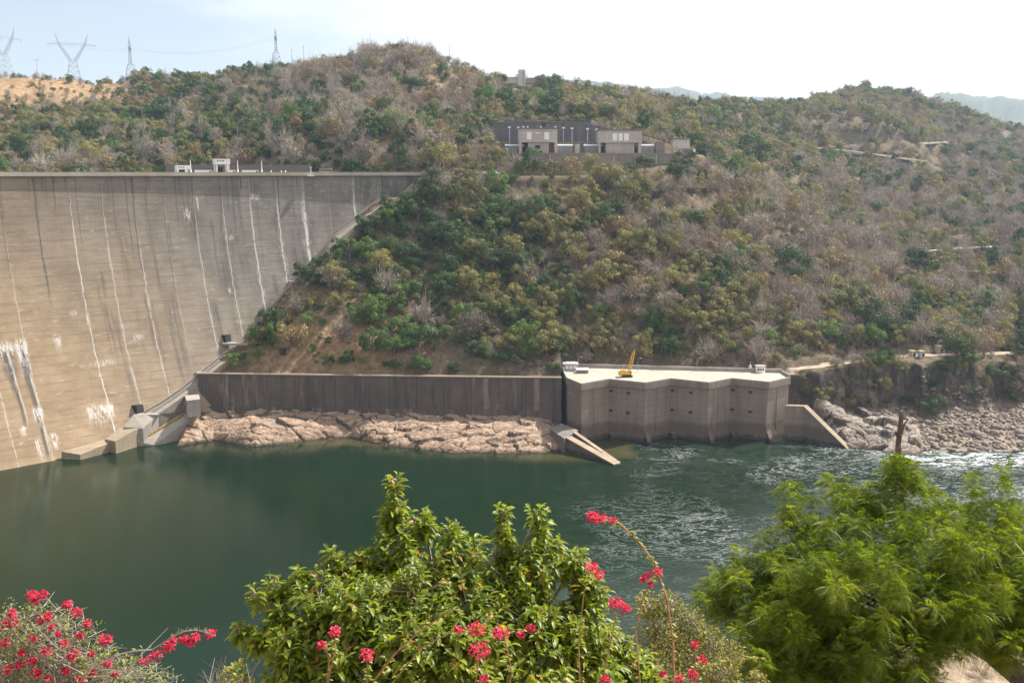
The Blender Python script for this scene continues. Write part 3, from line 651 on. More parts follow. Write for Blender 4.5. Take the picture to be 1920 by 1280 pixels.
mb = MB(); mb.box((p.x, p.y, ZD+.7), (4.4, 3.4, 1.3)); rel(mb.build('curb', M_CONC_SHADE), t); mb = MB(); mb.box((p.x, p.y, ZD+1.5), (4.9, 3.9, .3)); rel(mb.build('lid', M_WHITE), t)
p = atz(1425, 698.0, ZD); t = thing('roof_cabin', 'round white cabin with small windows at the right rear of the bright roof', 'cabin', (p.x, p.y, ZD+.05))
mb = MB(); pts = [(p.x+1.9*math.cos(a), p.y+1.9*math.sin(a)) for a in np.linspace(0, 2*math.pi, 17)[:-1]]; mb.prism(pts, ZD+.05, ZD+2.5); rel(mb.build('wall', M_WHITE), t)
mb = MB(); pts = [(p.x+2.2*math.cos(a), p.y+2.2*math.sin(a)) for a in np.linspace(0, 2*math.pi, 17)[:-1]]; mb.prism(pts, ZD+2.502, ZD+2.8); rel(mb.build('roof', M_CONC), t)
for a in (-2.1, -1.6, -1.1): mb = MB(); mb.box((p.x+1.9*math.cos(a), p.y+1.9*math.sin(a), ZD+1.5), (.55, .3, .8), a+1.57); rel(mb.build('window', M_DARK), t)
p = atz(1414, 696.5, ZD)
mb = MB(); mb.box((0, 0, 1.2), (1.2, 1.2, 2.4), .2, .7); mb.tube([(0, 0, 2), (0, 0, 4)], .08); o = mb.build('instrument_post', M_WHITE); o.location = (p.x-1.5, p.y+.5, ZD+.05); tag(o, 'white post with a ball top beside the round cabin on the roof', 'post')
# lamp posts along the rear of the roof
for i, (x, lab) in enumerate(((1084, 'thin lamp post beside the left roof hut'), (1196, 'thin lamp post behind the yellow crane'), (1307, 'thin lamp post at the middle of the roof rear wall'))):
    p = atz(x, 697.5 if i else 695, ZD); mb = MB(); mb.tube([(0, 0, -.5), (0, 0, 5.2), (.5, -.4, 5.7), (1.0, -.8, 5.7)], .09, .06); mb.box((1.1, -.9, 5.65), (.7, .4, .25)); o = mb.build('lamp_post', M_STEEL); o.location = (p.x, p.y+.6, ZD); tag(o, lab, 'lamp post', 'lamp posts behind the roof deck')

# crawler crane
p = atz(1173, 706.5, ZD); cr = thing('crawler_crane', 'yellow crawler crane with raised lattice boom parked on the bright roof', 'crane', (p.x, p.y, ZD+.05), rz=.12)
def part(mb, name, mat, par, smooth=False):
    o = mb.build(name, mat, smooth=smooth); o.parent = par; return o
for y in (-1.45, 1.45):
    mb = MB(); prof_ = [(-2.4, .5), (-2.2, .1), (2.2, .1), (2.5, .5), (2.2, .95), (-2.2, .95)]; n = len(prof_)
    mb.v = [(x+.6, y-.4, z) for x, z in prof_]+[(x+.6, y+.4, z) for x, z in prof_]; mb.f = [tuple(range(n)), tuple(range(n, 2*n))]+[(i, (i+1) % n, n+(i+1) % n, n+i) for i in range(n)]
    part(mb, 'crawler_track', M_RUB, cr)
mb = MB(); mb.box((.5, 0, 1.0), (1.8, 2.1, .5)); part(mb, 'turntable', M_RUB, cr); cr.scale = (.82, .82, .82)
mb = MB(); mb.box((-.8, 0, 2.0), (4.6, 2.9, 1.45)); mb.box((-2.6, 0, 1.75), (1.3, 3.0, 1.7)); mb.box((-1.2, .3, 2.9), (2.6, 2.0, .4), 0, .85); part(mb, 'machinery_house', M_YEL, cr)
mb = MB(); mb.box((1.9, -1.0, 2.2), (1.3, 1.0, 1.7), 0, .85); c_ = part(mb, 'cab', M_YEL, cr)
mb = MB(); mb.box((1.95, -1.48, 2.45), (.8, .08, .7)); w_ = part(mb, 'cab_window', M_DARK, cr); w_.parent = c_
b0 = Vector((1.5, .3, 2.0)); b1 = Vector((4.3, 1.5, 12.6)); ax = (b1-b0).normalized(); s1 = ax.cross(Vector((0, 1, 0))).normalized(); s2 = ax.cross(s1)
mb = MB(); cs = []
for i in range(11):
    f = i/10; w_ = .62*min(1, f*4+.25)*min(1, (1-f)*2.2+.25); cs.append([b0+(b1-b0)*f+s1*a*w_+s2*b*w_ for a, b in ((-1, -1), (1, -1), (1, 1), (-1, 1))])
for j in range(4): mb.tube([c[j] for c in cs], .12, k=4)
for i in range(10):
    for j in range(4): mb.tube([cs[i][j], cs[i+1][(j+1) % 4]], .07, k=4)
part(mb, 'lattice_boom', M_YEL, cr)
mb = MB(); g0 = Vector((-1.2, 0, 2.8)); g1 = Vector((-.9, .2, 5.2)); mb.tube([g0+Vector((0, .6, 0)), g1], .08); mb.tube([g0+Vector((0, -.6, 0)), g1], .08); mb.tube([g1, b1], .035, k=4); mb.tube([g1, Vector((-3, 0, 2.6))], .035, k=4); part(mb, 'gantry', M_YEL, cr)
mb = MB(); mb.tube([b1, b1+Vector((.2, 0, -4.5))], .03, k=4); mb.box(tuple(b1+Vector((.2, 0, -4.8))), (.35, .3, .6)); part(mb, 'hook', M_RUB, cr)

# ------------------------------------------------------------------ rock shelf (slabs of gneiss) and boulder beach
def rock_sheet(name, px0, px1, yw, yb, zt, seed, mat, nx=620, ny=150, amp=1.0, cells=260, skew=0):
    """heightfield of tilted slabs between a waterline and a back line (both photo-measured, real metres)"""
    r = np.random.default_rng(seed); xs = np.linspace(px0, px1, nx)
    F = [atz(x, np.interp(x, *yw), 0) for x in xs]; B = [atz(x+skew*math.exp(-(x-px0)/50), np.interp(x, *yb), np.interp(x, *zt)) for x in xs]
    fx = np.array([(p.x, p.y, p.z) for p in F]); bk_ = np.array([(p.x, p.y, p.z) for p in B]); v = np.linspace(-.16, 1.08, ny)[:, None, None]
    G = fx[None]*(1-v)+bk_[None]*v; X, Y = G[..., 0], G[..., 1]; base = G[..., 2]; base = base+np.minimum(v[..., 0], 0)*14
    vv = np.broadcast_to(v[..., 0], X.shape); hump = .22*np.sin(np.clip(vv, 0, 1)*np.pi)*zt[1][len(zt[1])//2]
    H_ = np.zeros_like(X); CK = np.zeros_like(X)
    wx_ = X+(fbm(X/6, Y/6, 3)-.5)*5; wy_ = Y+(fbm(X/6+9, Y/6+4, 3)-.5)*4
    for sc_, am, cn in ((1.0, 1.0, cells), (.4, .30, cells*6)):
        cxs = r.uniform(X.min()-5, X.max()+5, cn); cys = r.uniform(Y.min()-5, Y.max()+5, cn); th_ = r.normal(.35, .25, cn); tx = r.normal(0, .16, cn)-.10; ty = r.normal(-.02, .16, cn); of = r.uniform(-1, 1, cn)*1.5*am
        best = np.full(X.shape, 1e9); hh = np.zeros_like(X); ed = np.full(X.shape, 1e9)
        for k in range(cn):
            ddx, ddy = wx_-cxs[k], wy_-cys[k]; c_, s_ = math.cos(th_[k]), math.sin(th_[k])
            d = np.hypot((ddx*c_+ddy*s_)/2.3, (-ddx*s_+ddy*c_)); up = d < best
            ed = np.where(up, best, np.minimum(ed, d)); hh = np.where(up, of[k]+(tx[k]*ddx+ty[k]*ddy)*am*1.6, hh); best = np.minimum(best, d)
        crack = np.exp(-((ed-best)/(.35*sc_))**2)
        CK = np.maximum(CK, crack*(1.0 if am > .5 else .6)); H_ += hh*am-crack*1.5*am
    H_ = np.clip(H_, -2.4, 2.6)
    endf = sstep(0, .04, (xs-px0)/(px1-px0))*sstep(1, .93, (xs-px0)/(px1-px0)+(vnoise(xs/9, xs*0)-.5)*.02)
    Zr = base+hump+H_*amp*sstep(-.1, .12, vv)*.8+(fbm(X/.9, Y/.9, 4)-.5)*.5+.9*sstep(0, .15, vv)-np.clip(.045-np.abs(fbm((X+Y*.35)/9, (Y-X*.3)/2.2, 5)-.5), 0, 1)*16
    Zr = Zr*endf[None]+(-2.5)*(1-endf[None])
    o = np_mesh(name, np.stack([X, Y, Zr], 2).reshape(-1, 3), grid_faces(nx, ny), mat, False, {'low': np.clip(1.2-Zr/.9, 0, 1), 'crack': np.clip(CK, 0, 1)}); return o
def rockmat(name, cols):
    m = NM(name); n1 = m.tex(.25, 7, .7, (1, 2.2, 2)); n2 = m.tex(1.6, 6, .75)
    c = m.ramp(n1, [(.28, cols[0]), (.48, cols[1]), (.62, cols[2]), (.8, cols[3])]); c = m.mix(m.rng(n2, .5, .75, 0, .55), c, tuple(x*.35 for x in cols[1]))
    ve = m.tex(.5, 4, .6, (1, 2, 1), dist=2); vein = m.rng(m.math('ABSOLUTE', m.math('SUBTRACT', ve, .5)), .012, .002, 0, .7); c = m.mix(vein, c, (.7, .62, .52))
    c = m.mix(m.rng(m.tex(.07, 4, .6), .62, .72, 0, .6), c, (.13, .12, .11))
    c = m.mix(m.attr('low'), c, (.085, .058, .035)); c = m.mix(m.rng(m.math('ADD', m.attr('crack'), m.math('MULTIPLY', m.math('SUBTRACT', n2, .5), 1.2)), .45, .95, 0, .85), c, (.05, .038, .03)); lay = m.tex(.9, 5, .65, (.35, .9, 3.2)); c = m.mix(m.rng(lay, .54, .66, 0, .6), c, tuple(x*.45 for x in cols[1])); m.bump(m.math('ADD', n1, m.math('MULTIPLY', n2, .5)), .9, 1.0); return m.out(c, .85, .25)
M_ROCK = rockmat('tan_gneiss', [(.15, .085, .055), (.33, .22, .15), (.50, .36, .26), (.64, .52, .41)])
M_ROCK2 = rockmat('grey_gneiss', [(.12, .09, .075), (.25, .20, .165), (.42, .355, .30), (.60, .53, .46)])
o = rock_sheet('rock_shelf', 312, 1085, ([300, 330, 400, 480, 520, 600, 660, 700, 760, 850, 950, 1010, 1040, 1080], [834, 837, 826, 838, 833, 824, 821, 832, 840, 849, 850, 851, 846, 850]), ([300, 345, 380, 1000, 1080], [800, 778, 777, 781, 790]), ([300, 350, 450, 1000, 1080], [6.0, 6.8, 6.6, 6.2, 4.0]), 5, M_ROCK, amp=.46, cells=200, skew=38)
tag(o, kind='structure')
o = rock_sheet('rock_slab', 1520, 1735, ([1520, 1585, 1640, 1735], [800, 838, 846, 856]), ([1520, 1600, 1735], [752, 775, 790]), ([1520, 1600, 1735], [12.5, 6.0, 3.5]), 9, M_ROCK2, 220, 130, .8, 70)
tag(o, kind='structure')
def boulders(name, px0, px1, n, seed, mat, rmin=.25, rmax=1.5):
    r = np.random.default_rng(seed); import bmesh
    bm = bmesh.new(); bmesh.ops.create_icosphere(bm, subdivisions=1, radius=1); bv = np.array([v.co[:] for v in bm.verts]); bf = np.array([[v.index for v in f.verts] for f in bm.faces]); bm.free()
    VV, FF, LO = [], [], []; u = (r.uniform(px0, px1, n)-960)/FPX/.975; ys = np.interp(u, _uf, _ys); yf = np.interp(u, _uf, _yf); w = r.random(n)**.8; Y = ys-2.0+(yf-ys+1.5)*w; X = u*Y; Z = ground(X, Y)
    for k in range(n):
        s_ = min(rmax, rmin+r.gamma(1.6, .26)); d = r.uniform(.55, 1.3, 3)*s_; d[2] *= .7; a = r.uniform(0, 6.28); v = bv*(1+r.uniform(-.28, .28, (len(bv), 1)))*d; c_, s2 = math.cos(a), math.sin(a)
        v = np.stack([v[:, 0]*c_-v[:, 1]*s2+X[k], v[:, 0]*s2+v[:, 1]*c_+Y[k], v[:, 2]+Z[k]+s_*.2], 1); FF.append(bf+k*len(bv)); VV.append(v); LO.append(np.full(len(bv), r.random()*.35))
    o = np_mesh(name, np.concatenate(VV), np.concatenate(FF), mat, False, {'low': np.concatenate(LO)}); return tag(o, kind='stuff')
boulders('shore_boulders', 1590, 2150, 5200, 4, M_ROCK2, .12, 2.2)

# white water spilling over the shelf beside the shaded wall

# ------------------------------------------------------------------ along the crest of the dam
def crest_pt(px, off=-6.0):
    best = None
    for t in np.linspace(.87, .50, 2000):
        x, y, _ = dam_xyz(t, 100, off); q = topx(x, y, 100)[0]
        if best is None or abs(q-px) < best[0]: best = (abs(q-px), x, y, t)
    return Vector((best[1], best[2], 98.9)), best[3]
def scale_at(p): return p.y/FPX           # metres per photo pixel
p, t_ = crest_pt(416); tw = thing('gantry_tower', 'white boxy control cabin raised on four columns above the dam crest', 'tower', tuple(p), rz=t_-.15)
for x, y in ((-2.4, -1.6), (2.0, -1.6), (-2.4, 1.6), (2.0, 1.6), (2.9, 0)): mb = MB(); mb.box((x, y, 2.1), (.55, .55, 4.2)); part(mb, 'column', M_WHITE, tw)
mb = MB(); mb.box((0, 0, 5.4), (6.2, 4.4, 2.3)); cb = part(mb, 'cabin', M_WHITE, tw)
mb = MB(); mb.box((.1, 0, 6.65), (6.5, 4.7, .18)); o = part(mb, 'roof', plain('red_trim', (.55, .22, .18)), tw)
for x in (-2, -.9, .2): mb = MB(); mb.box((x, -2.2, 5.7), (.6, .1, .5)); o = part(mb, 'window', M_DARK, cb)
mb = MB(); mb.box((-.6, 1.2, 1.6), (2.2, 1.4, 3.2)); part(mb, 'hoist', M_DARK, tw)
p, t_ = crest_pt(343); h2 = thing('control_hut', 'smaller white hut with dark doorway on the dam crest left of the raised cabin', 'hut', tuple(p), rz=t_-.15)
mb = MB(); mb.box((0, 0, 1.9), (5.6, 4, 3.8)); part(mb, 'wall', M_WHITE, h2)
for x in (-1.9, -1, -.1): mb = MB(); mb.box((x, -2.0, 3.0), (.5, .1, .4)); part(mb, 'window', M_DARK, h2)
mb = MB(); mb.box((-.8, -2.0, 1.3), (2.4, .12, 1.6)); part(mb, 'doorway', M_DARK, h2)
mb = MB(); mb.box((2.0, -2.0, 1.2), (1.1, .12, 2.2)); part(mb, 'door', M_STEEL, h2)
for i, (x, lab) in enumerate(((358, 'slim white mast beside the small white hut on the crest'), (402, 'slim white mast just left of the raised white cabin'), (446, 'slim white mast just right of the raised white cabin'), (491, 'slim white mast farthest right on the dam crest'))):
    p, _ = crest_pt(x); mb = MB(); mb.tube([(0, 0, 0), (0, 0, 6.0)], .24, .13); mb.box((0, 0, 1), (.55, .55, 2)); o = mb.build('mast', M_WHITE); o.location = p; tag(o, lab, 'mast', 'masts along the dam crest')
for i, (x, w_, lab) in enumerate(((381, 6.6, 'long low white box on the crest between the two white cabins'), (434, 3, 'short low white box under the right side of the raised cabin'), (469, 6.6, 'long low white box right of the raised cabin'))):
    p, t_ = crest_pt(x); q = thing('gate_hoist_housing', lab, 'housing', tuple(p), 'low white boxes on the crest', rz=t_-.2); mb = MB(); mb.box((0, 0, .95), (w_, 2.6, 1.9)); part(mb, 'casing', M_WHITE, q)
    mb = MB(); mb.box((0, 0, 1.98), (w_+.3, 2.9, .14)); part(mb, 'lid', M_CONC, q)
    mb = MB(); mb.box((w_/2-.7, -1.32, 1.1), (.7, .08, .9)); part(mb, 'vent_grille', M_DARK, q)
for i, (x, lab) in enumerate(((508, 'white bollard on the crest just right of the rightmost mast'), (527, 'white bollard on the crest, middle of three'), (535, 'white bollard on the crest nearest the white lamp'))):
    p, _ = crest_pt(x, -1); mb = MB(); mb.tube([(0, 0, 0), (0, 0, 1.5)], .35, .3, 8); mb.tube([(0, 0, 1.5), (0, 0, 1.75)], .3, .1, 8); o = mb.build('bollard', M_WHITE); o.location = p; tag(o, lab, 'bollard', 'white bollards on the crest')
p, _ = crest_pt(583, .3); lm = thing('floodlight', 'white floodlight bracket projecting from the parapet near the right end of the dam', 'floodlight', tuple(p))
mb = MB(); mb.tube([(0, 0, 0), (0, 0, 3.0)], .12); mb.box((0, -.1, .6), (1.0, .9, 1.0)); part(mb, 'post', M_WHITE, lm); mb = MB(); mb.box((0, -.3, 3.1), (.5, .5, .4)); part(mb, 'lamp_head', M_WHITE, lm); mb = MB(); mb.box((0, -1.3, -.6), (2.6, 1.6, .2)); part(mb, 'platform', M_WHITE, lm)
p, t_ = crest_pt(610); fn = thing('enclosure', 'pale railed enclosure on the crest right of the white floodlight', 'enclosure', tuple(p), rz=t_-.2)
mb = MB(); mb.box((0, 0, .8), (5, 2.4, 1.6)); part(mb, 'tank', M_CONC, fn); mb = MB()
for x in (-3, 0, 3): mb.tube([(x, -1.8, 0), (x, -1.8, 2.4)], .07, k=4)
mb.tube([(-3, -1.8, 2.4), (3, -1.8, 2.4)], .07, k=4); part(mb, 'railing', M_STEEL, fn)
a = at(310, 309, 520); b_ = at(582, 309, 500); mb = MB(); wall_poly(mb, [Vector((0, 0, a.z-96)), b_-a+Vector((0, 0, a.z-96))], Vector((0, 1, 0)), 0); o = mb.build('boundary_wall', plain('old_wall', (.24, .17, .14))); o.location = (a.x, a.y, 96); tag(o, 'long low brown wall behind the dam crest at the foot of the rounded hill', 'wall')

# ------------------------------------------------------------------ lattice pylons and masts
def strut(mb, a, b, w): mb.tube([a, b], w, k=3, cap=False)
def frame_leg(mb, a0, a1, h0, h1, n, w):
    """square lattice shaft between half-widths a0,a1 centred on points h0,h1"""
    rings = []
    for i in range(n+1):
        f = i/n; c = Vector(h0).lerp(Vector(h1), f); a = a0+(a1-a0)*f; rings.append([c+Vector((sx*a, sy*a, 0)) for sx, sy in ((-1, -1), (1, -1), (1, 1), (-1, 1))])
    for j in range(4):
        for i in range(n):
            strut(mb, rings[i][j], rings[i+1][j], w); strut(mb, rings[i][j], rings[i+1][(j+1) % 4], w*.6); strut(mb, rings[i+1][j], rings[i][(j+1) % 4], w*.6)
            strut(mb, rings[i+1][j], rings[i+1][(j+1) % 4], w*.6)
M_PYL = plain('pylon_steel', (.26, .29, .34), .6, .1)
def pylon(px, pyb, pyt, D, lab, rz, kind):
    b_ = at(px, pyb, D); tp = at(px, pyt, D).z; H = tp-b_.z; w = .11
    t = thing('transmission_pylon', lab, 'pylon', (b_.x, b_.y, b_.z-2), 'lattice pylons on the left skyline', rz=rz)
    mb = MB(); frame_leg(mb, H*.155, H*.07, (0, 0, 0), (0, 0, H*.46), 4, w); part(mb, 'lattice_body', M_PYL, t)
    for s in (-1, 1):
        mb = MB(); frame_leg(mb, H*.035, H*.022, (s*H*.045, 0, H*.46), (s*H*.26, 0, H*.80), 5, w*.8); frame_leg(mb, H*.02, .05, (s*H*.26, 0, H*.80), (s*H*.33, 0, H+1), 3, w*.7); part(mb, 'lattice_arm', M_PYL, t)
    mb = MB()
    for y in (-1, 1):
        for z in (0, H*.035): mb.tube([(-H*.50, y*H*.018*0, H*.80), (-H*.28, y*H*.02, H*.80+z), (H*.28, y*H*.02, H*.80+z), (H*.50, 0, H*.80)], w*.7, k=3)
    for i in range(14):
        x0 = -H*.28+H*.56*i/14; mb.tube([(x0, -H*.02, H*.80), (x0+H*.04, H*.02, H*.835)], w*.5, k=3)
    part(mb, 'crossarm', M_PYL, t)
    for x in (-.48, 0, .48):
        mb = MB(); mb.tube([(x*H, 0, H*.80), (x*H+.6, 0, H*.80-H*.06)], .14, k=4); part(mb, 'insulator', M_STEEL, t)
    return b_, H
pyl = [(8, 140, 47, 840, 'cropped lattice pylon at the far left edge of the skyline', 1.15, 0), (139, 150, 62, 850, 'wide lattice pylon with V-shaped top seen face on above the bare ridge', .39, 0), (247, 155, 71, 840, 'narrow lattice pylon seen side on left of the green treetops', 1.88, 0), (519, 128, 53, 800, 'thin lattice pylon seen side on behind the rounded hill on the left', 1.76, 0)]
ph = [pylon(*a) for a in pyl]
def wire(a, b, sag, n=14): return [a.lerp(b, i/n)-Vector((0, 0, sag*4*(i/n)*(1-i/n))) for i in range(n+1)]
tips = [Vector((b.x, b.y, b.z+H*.76)) for b, H in ph]
M_WIRE = plain('wire', (.45, .47, .5), .6, .05)
mb = MB()
for dz, dy in ((0, -6), (0, 6), (0, 0)): mb.tube(wire(tips[2]+Vector((0, dy, 0)), tips[3]+Vector((0, dy, 0)), 7), .05, k=3, cap=False)
o = mb.build('power_line', M_WIRE); tag(o, 'faint sagging wires between the two narrow pylons on the left skyline', 'power line')
mb = MB()
for dz, dy in ((0, -6), (0, 6), (0, 0)): mb.tube(wire(tips[1]+Vector((0, dy, 0)), tips[2]+Vector((0, dy, 0)), 3), .05, k=3, cap=False)
o = mb.build('power_line', M_WIRE); tag(o, 'faint wires between the V-topped pylon and the narrow one beside it', 'power line')
for x, yb, yt, D, lab in ((70, 140, 112, 845, 'short pole with a small crossbar between the two leftmost pylons'), (548, 132, 92, 790, 'shorter thin mast on the skyline just right of the rightmost pylon'), (570, 132, 85, 780, 'taller thin mast on the skyline at the left shoulder of the rounded hill'),
                          (843, 108, 84, 735, 'left one of the two thin poles on the right shoulder of the rounded hill'), (848, 110, 85, 736, 'right one of the two thin poles on the right shoulder of the rounded hill')):
    b_ = at(x, yb, D); H = at(x, yt, D).z-b_.z; mb = MB(); mb.tube([(0, 0, -4), (0, 0, H)], .22, .12, 5)
    mb.box((0, 0, H-.3 if x == 70 else H*.93), (5.0 if x == 70 else 1.2, .2, .2)); o = mb.build('pole', M_PYL); o.location = b_; tag(o, lab, 'pole', 'thin poles on the skyline')

# ridge building
b_ = at(978, 158, 785); rb = thing('ridge_building', 'pale building with a square tower on the skyline above the switchyard', 'building', tuple(b_))
k = 785/FPX
mb = MB(); mb.box((0, 0, 4.5), (5.4, 5, 11.8)); part(mb, 'tower', plain('pale_render', (.50, .49, .46)), rb)
mb = MB(); mb.box((1.3, -2.52, 4.5), (1.6, .1, 9)); part(mb, 'window', M_STEEL, rb)
mb = MB(); mb.box((-13, 2, 2.6), (20, 7, 4.0)); w1 = part(mb, 'low_wing', plain('pale_render_b', (.45, .42, .38)), rb)
mb = MB(); mb.box((-13, 2, 4.75), (21, 8, .3)); o = part(mb, 'roof', M_CONC, rb)
mb = MB(); mb.box((9, 3, 2.6), (12, 6, 4.2)); part(mb, 'side_wing', M_CONC, rb)
b_ = at(1052, 160, 800)
mb = MB(); mb.tube([(-3, 0, -1), (4.5, 0, 4.5)], .3, .2, 5); o = mb.build('leaning_pole', M_CONC_TAN); o.location = b_; tag(o, 'pale leaning pole on the ridge right of the square-towered building', 'pole')

# ------------------------------------------------------------------ switchyard on its terrace
M_SWC = concrete('switchyard_concrete', (.50, .44, .39), streak=.3, lift=2.0)
M_SWD = concrete('excavated_wall', (.15, .145, .15), streak=.6, lift=2.2)
def sy(px, z, Y): return Vector((ray(px, 290).x/ray(px, 290).y*Y, Y, z))     # plan position on the terrace
tw_ = thing('terrace_wall', 'stained concrete retaining wall below the switchyard, half hidden by trees', 'wall', (sy(1110, 0, 527).x, 527, 94))
mb = MB(); a, b_ = sy(932, 0, 528), sy(1290, 0, 528); mb.prism([(a.x, 527.5), (b_.x, 527.5), (b_.x, 529.5), (a.x, 529.5)], 95, 109.0); rel(mb.build('wall_face', concrete('terrace_concrete', (.30, .26, .225), streak=.8)), tw_)
mb = MB(); mb.prism([(a.x-.2, 527.2), (b_.x+.2, 527.2), (b_.x+.2, 529.8), (a.x-.2, 529.8)], 109.0, 109.7); rel(mb.build('coping', M_COPE), tw_)
for i in range(9):
    x = a.x+(b_.x-a.x)*(i+.5)/9; mb = MB(); mb.box((x, 527.3, 101.8), (.8, .9, 13.8)); rel(mb.build('buttress', M_SWC), tw_)
# rear wall lining the cut
bw = thing('cut_wall', 'tall dark concrete-lined rock cut behind the switchyard buildings', 'wall', (sy(1040, 0, 577).x, 577, 109))
mb = MB(); pts = [(925, 229.5), (960, 228.5), (1050, 229), (1100, 231), (1140, 241), (1190, 256), (1215, 268)]; P = [at(x, y, 577) for x, y in pts]
wall_poly(mb, P, Vector((0, 2.5, 0)), 106); rel(mb.build('lining', M_SWD), bw)
mb = MB(); P = [p+Vector((0, -.3, .25)) for p in P]; wall_poly(mb, P, Vector((0, 3, 0)), 108)
for i in range(len(P)):
    for p_, q_ in ((3, 0), (2, 1)): v = mb.v[4*i+q_]; w_ = mb.v[4*i+p_]; mb.v[4*i+p_] = (w_[0], w_[1], v[2]-.5)
rel(mb.build('coping', M_CONC_SHADE), bw)
def block(px0, px1, y0, y1, D, depth, name, par, mat, rz=0):
    a, b_ = at(px0, y0, D), at(px1, y1, D); mb = MB(); mb.prism([(a.x, D), (b_.x, D), (b_.x, D+depth), (a.x, D+depth)], min(a.z, b_.z), max(a.z, b_.z)); o = mb.build(name, mat); rel(o, par); return o
sA = thing('transformer_hall', 'left concrete switchyard building with two white shutters and open corner bays', 'building', (sy(1008, 0, 534).x, 534, 109))
block(973, 1045, 242, 267, 533, 14, 'upper_storey', sA, M_SWC)
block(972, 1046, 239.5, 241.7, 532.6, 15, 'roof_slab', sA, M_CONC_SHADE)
for x0, x1 in ((973, 978), (1040, 1045)): block(x0, x1, 267.2, 289.5, 533, 3, 'pillar', sA, M_SWC)
cw_ = block(990, 1029, 267.2, 289.5, 534, 12, 'lower_wall', sA, M_SWC)
for x0, x1 in ((988, 996.5), (1020.5, 1029.5)): block(x0, x1, 248, 262, 532.85, .5, 'shutter', sA, M_WHITE)
block(1004, 1013, 272.5, 279, 533.85, .5, 'window', sA, M_DARK); block(1000, 1017, 283.5, 289.3, 533.85, .5, 'doorway', sA, M_DARK)
block(1004, 1014, 249, 250.5, 532.85, .4, 'sign_bar', sA, M_WHITE); block(1016, 1023, 231, 237.5, 536, 4, 'roof_plant', sA, M_DARK)
for x in (980, 988, 1013, 1040): block(x, x+3, 236.8, 239.2, 535, 1.2, 'roof_vent', sA, M_WHITE)
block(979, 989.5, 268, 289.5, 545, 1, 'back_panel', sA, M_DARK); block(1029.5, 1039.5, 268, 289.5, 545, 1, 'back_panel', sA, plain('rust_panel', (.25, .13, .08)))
sB = thing('control_building', 'right concrete switchyard building with three white shutters above a blank lower wall', 'building', (sy(1163, 0, 534).x, 534, 109))
block(1122, 1204, 245, 268, 533, 14, 'upper_storey', sB, M_SWC); block(1121, 1207, 242.6, 244.7, 532.5, 15.4, 'roof_slab', sB, M_CONC_SHADE)
for x0, x1 in ((1122, 1126), (1197, 1202)): block(x0, x1, 268.2, 291.5, 533, 3, 'pillar', sB, M_SWC)
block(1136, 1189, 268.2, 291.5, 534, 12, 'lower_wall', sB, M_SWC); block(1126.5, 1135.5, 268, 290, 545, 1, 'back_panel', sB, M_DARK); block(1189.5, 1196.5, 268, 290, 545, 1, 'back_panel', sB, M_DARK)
for x0, x1 in ((1149, 1157), (1160, 1167.5), (1170.5, 1179)): block(x0, x1, 250.5, 264, 532.85, .5, 'shutter', sB, M_WHITE)
for x0, x1 in ((1151, 1153), (1159.5, 1165), (1172, 1174)): block(x0, x1, 287, 290.5, 533.85, .4, 'hatch', sB, M_WHITE)
sC = thing('busbar_gantry', 'rust-tinged steel and concrete busbar frame strung between the switchyard buildings', 'gantry', (sy(1084, 0, 545).x, 545, 109))
block(930, 1122, 266.5, 267.6, 546, .6, 'beam', sC, M_CONC_TAN)
block(932, 1230, 277, 277.9, 540, .5, 'red_rail', sC, plain('red_oxide', (.36, .10, .07)))
for x in (1052, 1066, 1096, 1110, 1215): block(x, x+1.5, 266.5, 290, 546, .6, 'post', sC, M_CONC_TAN)
def transformer(px, D, lab, w=10):
    a = sy(px, 109, D); t = thing('transformer', lab, 'transformer', tuple(a), 'transformers between the switchyard buildings'); s = D/FPX
    mb = MB(); mb.box((0, 0, 1.9), (w*.8, 3, 3.8)); part(mb, 'tank', plain('grey_tank', (.22, .23, .25)), t)
    mb = MB(); mb.tube([(-w/2, 0, 4.7), (w/2, 0, 4.7)], .55, .55, 8); part(mb, 'conservator', M_WHITE, t)
    mb = MB()
    for i in range(7): mb.box((-w*.36+i*w*.12, -1.9, 1.8), (.35, .7, 3.0))
    part(mb, 'radiator', M_STEEL, t)
    for x in (-1, 0, 1): mb = MB(); mb.tube([(x*w*.22, .5, 3.8), (x*w*.22, .7, 6.4)], .22, .12, 6); part(mb, 'bushing', plain('brown_porcelain', (.17, .09, .06)), t)
for a in ((965, 537, 'grey transformer with white tank left of the two-shutter building'), (1056, 537, 'grey transformer with white tank just right of the two-shutter building'), (1112, 538, 'grey transformer with white tank just left of the three-shutter building'), (1209, 538, 'grey transformer with white tank just right of the three-shutter building'), (1228, 546, 'grey transformer with white tank farthest right in the switchyard')): transformer(*a)
block(1078, 1087, 270, 290, 536, 4, 'concrete_pier', None or thing('firewall_pier', 'square concrete pier standing between the two switchyard buildings', 'pier', (sy(1082, 0, 536).x, 536, 109)), M_SWC)
